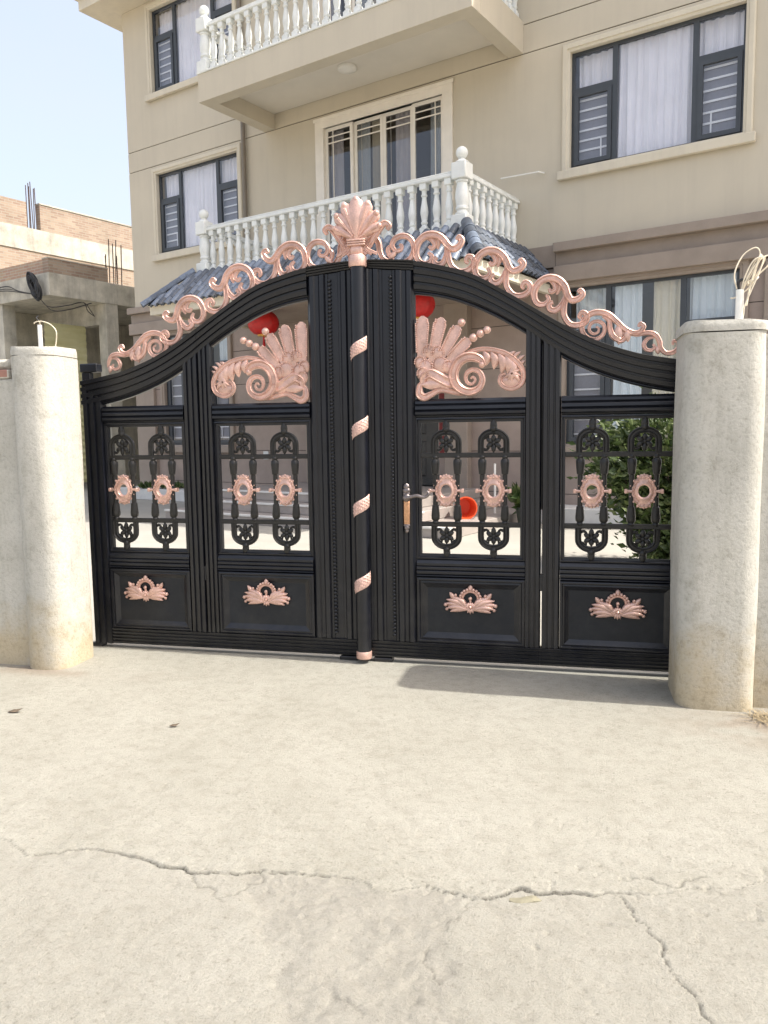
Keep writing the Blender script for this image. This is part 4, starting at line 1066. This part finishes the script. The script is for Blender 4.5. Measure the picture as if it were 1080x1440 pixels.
# ---- tiled canopy over the entrance
ZT, ZE = 4.40, 3.79; YT, YE = -1.98, -2.66; XT, XE = 2.80, 3.34
can = HP('canopy', MB().add([(-XT,YT,ZT),(XT,YT,ZT),(XE,YE,ZE),(-XE,YE,ZE),(XT,-.004,ZT),(XE,-.004,ZE),(-XT,-.004,ZT),(-XE,-.004,ZE)],
        [(3,2,1,0),(2,5,4,1),(7,3,0,6)]), 'tile_pan')
link('fascia', MB().box(-XE+.03,XE-.03,YE+.03,YE+.11,3.63,3.775).box(-XE+.03,-XE+.11,YE+.111,-.13,3.63,3.774).box(XE-.11,XE-.03,YE+.111,-.13,3.63,3.774)
     .box(-XE-.0,XE+.0,YE,YE+.14,3.7755,3.789).mesh('fascia','plaster_trim'), can)
link('soffit', MB().box(-XE+.111,XE-.111,YE+.111,-.125,3.66,3.69).mesh('soffit','brown_trim'), can)
def tile_mesh(L_=.235, r0=.056, r1=.070, th=.016, seg=7):
    """half-round clay tile, length along -y (down the slope), arch up +z"""
    vs = []; fs = []
    for y, r in ((0,r0),(-L_,r1)):
        for rr in (r, r-th):
            for k in range(seg+1):
                a = math.pi*k/seg; vs.append((rr*math.cos(a), y, rr*math.sin(a)))
    n = seg+1
    for k in range(seg):
        fs.append((k,k+1,2*n+k+1,2*n+k)); fs.append((n+k+1,n+k,3*n+k,3*n+k+1)); fs.append((2*n+k,2*n+k+1,3*n+k+1,3*n+k)); fs.append((k+1,k,n+k,n+k+1))
    fs.append((0,2*n,3*n,n)); fs.append((seg,n+seg,3*n+seg,2*n+seg))
    return MB().add(vs,fs)
TM = tile_mesh().mesh('tile','roof_tile',60); RM = tile_mesh(.30,.085,.095,.014,8).mesh('ridge_tile','roof_tile',60)
def slope_rot(across, down):
    a = Vector(across).normalized(); dn = Vector(down).normalized(); a = (a-dn*a.dot(dn)).normalized(); n_ = (-dn).cross(-a) if False else a.cross(-dn)
    return Matrix((a, -dn, n_)).transposed().to_euler()
pitch = .165
dn = Vector((0,YE-YT,ZE-ZT)); Ls = dn.length; er = slope_rot((1,0,0), dn); nrm = Vector((1,0,0)).cross(-dn.normalized())
rows = 5; rl = Ls/rows
for c in range(-20,21):
    x = c*pitch
    for r_ in range(rows):
        t_ = r_/rows
        if abs(x) > XT+(XE-XT)*(t_+.5/rows)-.02: continue
        p = Vector((x,YT,ZT))+dn*t_+nrm*(.008+.006*random.random()); 
        link('tile', TM, can, p+Vector((random.uniform(-.006,.006),0,0)), (er.x+.07,er.y,er.z+random.uniform(-.04,.04)))
def side_tiles(s_, joined=None):
    dn = Vector((s_*(XE-XT),0,ZE-ZT)); L2 = dn.length; ac = Vector((0,s_,0)); er = slope_rot(ac, dn); nrm = ac.cross(-dn.normalized()); rows = 4
    for c in range(16):
        y = -.08-c*pitch
        for r_ in range(rows):
            t_ = r_/rows
            if y < YT+(YE-YT)*(t_+.5/rows)+.02: continue
            p = Vector((s_*XT,y,ZT))+dn*t_+nrm*(.008+.006*random.random())
            if joined is None: link('tile', TM, can, p, (er.x,er.y,er.z))
            else:
                mt = Matrix.Translation(p) @ er.to_matrix().to_4x4(); q = tile_mesh(seg=5)
                joined.add([mt @ Vector(v) for v in q.v], q.f)
side_tiles(1)
J = MB(); side_tiles(-1, J); o = link('tile_rows', J.mesh('tile_rows','roof_tile',60), can); o['kind'] = 'stuff'
for s_ in (-1,1):
    a, b = Vector((s_*XT,YT,ZT)), Vector((s_*XE,YE,ZE)); dn = b-a; er = slope_rot(Vector((-dn.y,dn.x,0)).normalized()*(1), dn)
    if (er.to_matrix() @ Vector((0,0,1))).z < 0: er = slope_rot(Vector((dn.y,-dn.x,0)).normalized(), dn)
    n_ = 5
    for k in range(n_): link('ridge_tile', RM, can, a+dn*(k/n_)+Vector((0,0,.035+.012*0)), er)

# ---- red lanterns under the canopy
def lantern(X, label):
    p = H(X, -1.72, 3.42); root = thing('lantern', label, 'lantern', p, HRZ, group='red lanterns under the canopy')
    n = 40; vs = []; fs = []; prof = [(.10,-.20),(.17,-.185),(.235,-.13),(.27,-.06),(.28,0),(.27,.06),(.235,.13),(.17,.185),(.10,.20)]
    for r_, z in prof:
        for i in range(n):
            a = 2*math.pi*i/n; q = r_*(1-.035*(i%4==0)); vs.append((q*math.cos(a), q*math.sin(a), z))
    for k in range(len(prof)-1):
        for i in range(n): j=(i+1)%n; fs.append((k*n+i,k*n+j,(k+1)*n+j,(k+1)*n+i))
    link('shade', MB().add(vs,fs).mesh('shade','lantern_red',50), root)
    link('cap', MB().lathe([(.105,.195),(.11,.205),(.11,.225),(.03,.235)],20).mesh('cap','lantern_gold',40), root)
    link('base_ring', MB().lathe([(.03,-.235),(.11,-.225),(.11,-.205),(.105,-.195)],20).mesh('base_ring','lantern_gold',40), root)
    t = MB().lathe([(.012,-.30),(.02,-.27),(.012,-.235)],8)
    for i in range(14):
        a = 2*math.pi*i/14; t.tube([(.01*math.cos(a),.01*math.sin(a),-.28),(.022*math.cos(a),.022*math.sin(a),-.40),(.024*math.cos(a),.024*math.sin(a),-.50)],.005,4)
    link('tassel', t.mesh('tassel','lantern_red',True), root)
    link('cord', MB().tube([(0,0,.23),(0,0,.245)],.005,6).mesh('cord','wire_black'), root)
lantern(-1.40, 'red round lantern under the tiled canopy, on the side of the black bag')
lantern(1.80, 'red round lantern under the tiled canopy, on the side of the orange bucket')

# ================================================================== things in the yard
p = H(2.62,-1.75,.155); bk = thing('bucket', 'orange plastic bucket lying on its side on the steps', 'bucket', p, R(18))
def lay(mb, r_): # tip the bucket: local z axis to -y
    return mb.xf(lambda q: (q[0], -q[2], q[1]+r_))
prof = [(.11,-.14),(.125,-.13),(.145,.0),(.162,.13),(.176,.132),(.176,.15),(.158,.15),(.135,0),(.115,-.118),(.0,-.12)]
link('body', lay(MB().lathe(prof,28),.165).mesh('body','orange_plastic',40), bk)
link('handle', lay(MB().tube(spline([(-.172,0,.12),(-.16,-.09,.16),(-.08,-.165,.17),(.08,-.165,.17),(.16,-.09,.16),(.172,0,.12)],5),.005,6),.165).mesh('handle','antique_metal',True), bk)

def leaf_cloud(n, fn, size, seed):
    r_ = np.random.default_rng(seed); vs = []; fs = []; tone = []
    for i in range(n):
        c, out = fn(r_); L_ = size*(.6+.8*r_.random()); d_ = np.array(out)+r_.normal(size=3)*.55; d_ /= np.linalg.norm(d_)+1e-9
        u = np.cross(d_, r_.normal(size=3)); u /= np.linalg.norm(u)+1e-9; nn = np.cross(d_,u); k = len(vs); wv = L_*.24
        c = np.array(c)
        vs += [c, c+d_*L_*.45+u*wv+nn*L_*.05, c+d_*L_-nn*L_*.12, c+d_*L_*.45-u*wv+nn*L_*.05]
        fs += [(k,k+1,k+2),(k,k+2,k+3)]; t_ = r_.random(); tone += [t_]*4
    me = bpy.data.meshes.new('foliage'); me.from_pydata([tuple(map(float,v)) for v in vs],[],fs); me.materials.append(MATS['leaf'])
    at = me.attributes.new('tone','FLOAT','POINT'); at.data.foreach_set('value', np.array(tone,np.float32)); me.update(); return me
def shrub(loc, rx, ry, h, n, label, size=.10, seed=1, zlow=.12):
    root = thing('shrub', label, 'shrub', loc)
    st = MB(); r_ = np.random.default_rng(seed); tips = []
    for k in range(22):
        a = r_.random()*6.28; rr = math.sqrt(r_.random()); x, y = rx*rr*math.cos(a)*.9, ry*rr*math.sin(a)*.9; z = h*(.45+.55*math.sqrt(max(0,1-rr*rr*.8)))*(.75+.25*r_.random())
        pts = spline([(x*.08,y*.08,0),(x*.35,y*.35,z*.4),(x*.8,y*.8,z*.75),(x,y,z)],4); st.tube(pts,list(np.linspace(.014,.004,len(pts))),5); tips.append(pts)
    link('stem', st.mesh('stem','bark',True), root)
    cl = [(np.array(tp[int(len(tp)*q)-1 if q>=1 else int(len(tp)*q)])) for tp in tips for q in (.15,.25,.35,.45,.55,.75,.9,1.)]
    def fn(g):
        c = cl[g.integers(len(cl))]; c = c*np.array([1+.9*max(0,.55-c[2])]*2+[1.]) + g.normal(size=3)*np.array([.15,.15,.12]); c[2] = max(c[2], zlow*g.random()+.03)
        return c, (c[0]*1.2, c[1]*1.2, .35)
    link('foliage', leaf_cloud(n, fn, size, seed), root); return root
shrub((2.52,3.65,0), .86,.80,1.70, 21000, 'bushy green shrub growing behind the gate near the ground-floor window', .088, 4, .3)
# small potted plant by the steps
pp = thing('potted_plant', 'dark potted plant with grassy leaves at the end of the steps', 'plant', H(3.35,-1.1,.0))
link('pot', MB().lathe([(.12,0),(.16,.26),(.175,.265),(.175,.30),(.155,.30),(.13,.2),(.0,.2)],20).mesh('pot','pot_green',40), pp)
def fn2(g):
    a = g.random()*6.28; e = g.random(); return (np.array([.10*math.cos(a)*e,.10*math.sin(a)*e,.27+.25*g.random()*e]), (math.cos(a)*.8,math.sin(a)*.8,1.1))
link('foliage', leaf_cloud(160, fn2, .26, 8), pp)
for (X,y,s_,lab) in ((-6.0,-.28,.5,'low green plant growing on the white plinth under the curtained window'),):
    root = thing('low_plant', lab, 'plant', H(X,y,.25))
    def fn3(g):
        a = g.random()*6.28; e = math.sqrt(g.random()); return (np.array([.55*math.cos(a)*e,.14*math.sin(a)*e,.01+.16*g.random()*(1.1-e)]), (math.cos(a)*.5,math.sin(a)*.5,1.))
    link('foliage', leaf_cloud(420, fn3, .11, 9), root)
    link('stem', MB().tube([(0,0,-.002),(.0,0,.12)],.012,6).mesh('stem','bark'), root)
bg_ = thing('shopping_bag', 'small black bag slumped on the end of the entrance steps', 'bag', H(-2.28,-2.05,.315), R(20))
link('body', MB().lathe([(.10,0),(.125,.02),(.12,.10),(.085,.20),(.05,.27),(.055,.30),(.03,.305)],14).xf(lambda q:(q[0]*.9-.25*q[2],q[1]*.65,q[2])).mesh('body','wire_black',True), bg_)
# leaf litter and a stone chip on the drive
def scrap(x, y, a, s_, lab, mat='dry_leaf', nm='dry_leaf', cat='leaf'):
    mb = MB().add([(-.5,0,.02),(-.15,.2,.12),(.25,.16,.10),(.55,.02,.25),(.2,-.18,.06),(-.2,-.2,.05),(0,0,.16)],[(0,1,6),(1,2,6),(2,3,6),(3,4,6),(4,5,6),(5,0,6)]).xf(lambda q:(q[0]*s_,q[1]*s_,q[2]*s_))
    o = link(nm, mb.mesh(nm,mat), None, (x,y,.004), (0,0,a)); return tag(o, lab, cat, 'scraps lying on the drive')
scrap(-.67,-1.33,.4,.055,'small dark dry leaf on the drive in line with the gate centre'); scrap(-1.63,-1.31,.2,.085,'curled brown leaf on the drive below the brick-topped wall')
r0 = np.random.default_rng(3)
ch = MB().ball((0,0,.0),.038,7,5,(1.5,.5,.25)); ch.xf(lambda q:(q[0]+.006*math.sin(40*q[1]),q[1]+.005*math.sin(55*q[0]),q[2]+.003*math.sin(70*q[0])))
tag(link('stone_chip', ch.mesh('stone_chip','stone_chip'), None, (1.165,-2.475,.0),(0,0,.15)), 'pale broken concrete chip lying in the long crack', 'stone')

# ================================================================== the unfinished house next door
NX = -9.74
nb = thing('unfinished_house', 'unfinished concrete and brick house with bare reinforcing rods beside the beige house', 'house', H(NX,0,0), HRZ)
def NP(name, mb, mat, smooth=False, parent=None, loc=(0,0,0)): return link(name, mb.mesh(name,mat,smooth), nb if parent is None else parent, loc)
# x: 0 at the face turned to the beige house, negative away from it; y as in the beige house
NP('slab', MB().box(-9,0,-.40,9,4.97,5.52,.01), 'pale_concrete')
NP('column', MB().box(-.36,-.02,1.25,1.62,0,4.969), 'grey_concrete'); NP('column', MB().box(-.36,-.02,5.0,5.35,0,4.969), 'grey_concrete'); NP('column', MB().box(-2.6,-2.25,-.33,.02,0,4.969), 'pale_concrete')
NP('beam', MB().box(-8.9,-.10,1.3,1.55,4.45,4.968), 'pale_concrete')
pa = NP('parapet', MB().box(-.25,-.01,-.385,1.35,5.5205,5.87), 'brick_side'); NP('parapet', MB().box(-8.9,-.2505,-.385,-.15,5.5205,5.865), 'brick_front')
NP('parapet_top', MB().box(-.26,.0,-.395,1.36,5.8715,5.90), 'grey_concrete')
NP('ground_floor_wall', MB().box(-3.4,-3.2,.1,9,0,4.96), 'grey_concrete'); NP('ground_floor_wall', MB().box(-9,-3.41,.0,.2,0,4.96), 'brick_front')
NP('back_wall', MB().box(-3.19,-.4,6.0,6.2,0,4.96), 'brick_front')
sh = MB(); n = 46
A = [(-3.15+.0*i, 0) for i in range(2)]
vs = []; fs = []
for k in range(n+1):
    z = .2+4.24*k/n; x = -.95+.03*(k%2)
    vs += [(x,.0,z),(x,1.24,z)]
for k in range(n): fs.append((2*k,2*k+1,2*k+3,2*k+2))
NP('roller_shutter', MB().add(vs,fs), 'roller_shutter')
# upper storey set back
NP('upper_wall', MB().box(-4.2,-4.0,.35,9,5.525,6.95), 'brick_side'); NP('upper_wall', MB().box(-8.9,-4.21,.35,.55,5.525,6.95), 'brick_front')
NP('upper_beam', MB().box(-4.22,-3.97,.33,9.02,6.951,7.60), 'pale_concrete'); NP('upper_beam', MB().box(-8.9,-4.221,.33,.57,6.952,7.60), 'pale_concrete')
NP('upper_parapet', MB().box(-4.2,-3.99,2.05,9,7.601,8.36), 'brick_side'); NP('upper_parapet', MB().box(-4.2,-3.99,.35,1.62,7.601,8.34), 'brick_side'); NP('upper_parapet', MB().box(-8.9,-4.21,.35,.55,7.602,8.34), 'brick_front')
NP('upper_coping', MB().box(-4.22,-3.97,2.04,9.0,8.361,8.40), 'grey_concrete')
for k in range(6):
    NP('reinforcing_rod', MB().tube([(-4.1+.03*(k%2),1.70+.055*k,7.55),(-4.1+.02*(k%3),1.69+.055*k+random.uniform(-.03,.03),8.75+.35*random.random())],.014,5), 'rebar')
for k in range(7):
    NP('reinforcing_rod', MB().tube([(-.12-.03*(k%3),1.36+.085*k,5.5),(-.12-.02*(k%2),1.35+.085*k+random.uniform(-.05,.05),6.2+.55*random.random())],.014,5), 'rebar')
# cable bundle on the slab corner
cb = thing('cable_bundle', 'tangle of black cables hanging from the bare concrete slab', 'cables', H(NX-.35,-.45,5.2), HRZ)
mb = MB(); g = np.random.default_rng(6)
for k in range(26):
    a0 = g.random()*6.28; q_ = .35+.65*g.random(); pts = [(.16*q_*math.cos(a0+t)*(1+.2*g.random())+.30*q_*math.sin(a0+t)*.55, -.08-.10*g.random(), .34*q_*math.sin(a0+t)*-1*(1+.15*g.random())) for t in np.linspace(0,6.2,9)]
    mb.tube(spline(pts,4),.017,5)
link('coil', mb.mesh('coil','wire_black',True), cb)
for k in range(5):
    e = g.random(); link('cable', MB().tube(spline([(.0,-.06,-.2),(-.5-.3*e,-.08,-.12+.1*e),(-1.4,-.06,.02+.15*e),(-2.6,-.05,.1)],5),.010,5).mesh('cable','wire_black',True), cb)
for k in range(4):
    e = g.random(); link('cable', MB().tube(spline([(.05,-.06,-.25),(.25,.05+.1*e,-.48-.1*e),(.42,.5,-.40-.15*e),(.40,.9+.3*e,-.30),(.38,1.1,-.55+.2*e),(.38,1.3,-.62)],5),.008,5).mesh('cable','wire_black',True), cb)

# dry straw caught at the foot of the pillar
vs = []; fs = []; g = np.random.default_rng(21)
for k in range(150):
    x = 2.22+abs(g.normal())*.16; y = -.60-abs(g.normal())*.07; a = g.random()*6.28; L_ = .05+.09*g.random(); n_ = len(vs); w_ = .0018
    dx, dy = math.cos(a), math.sin(a); h1 = .004+.02*g.random()
    vs += [(x-dy*w_,y+dx*w_,.004),(x+dy*w_,y-dx*w_,.004),(x+dx*L_*.5+dy*w_,y+dy*L_*.5-dx*w_,h1),(x+dx*L_*.5-dy*w_,y+dy*L_*.5+dx*w_,h1),(x+dx*L_,y+dy*L_,h1*.6)]
    fs += [(n_,n_+1,n_+2,n_+3),(n_+3,n_+2,n_+4)]
M('straw', (.30, .235, .14), .8, 0, .3, 30.)
o = link('dry_grass', MB().add(vs,fs).mesh('dry_grass','straw')); o['kind'] = 'stuff'; tag(o, 'dry straw scattered at the foot of the pillar with the coiled cable', 'dry grass')
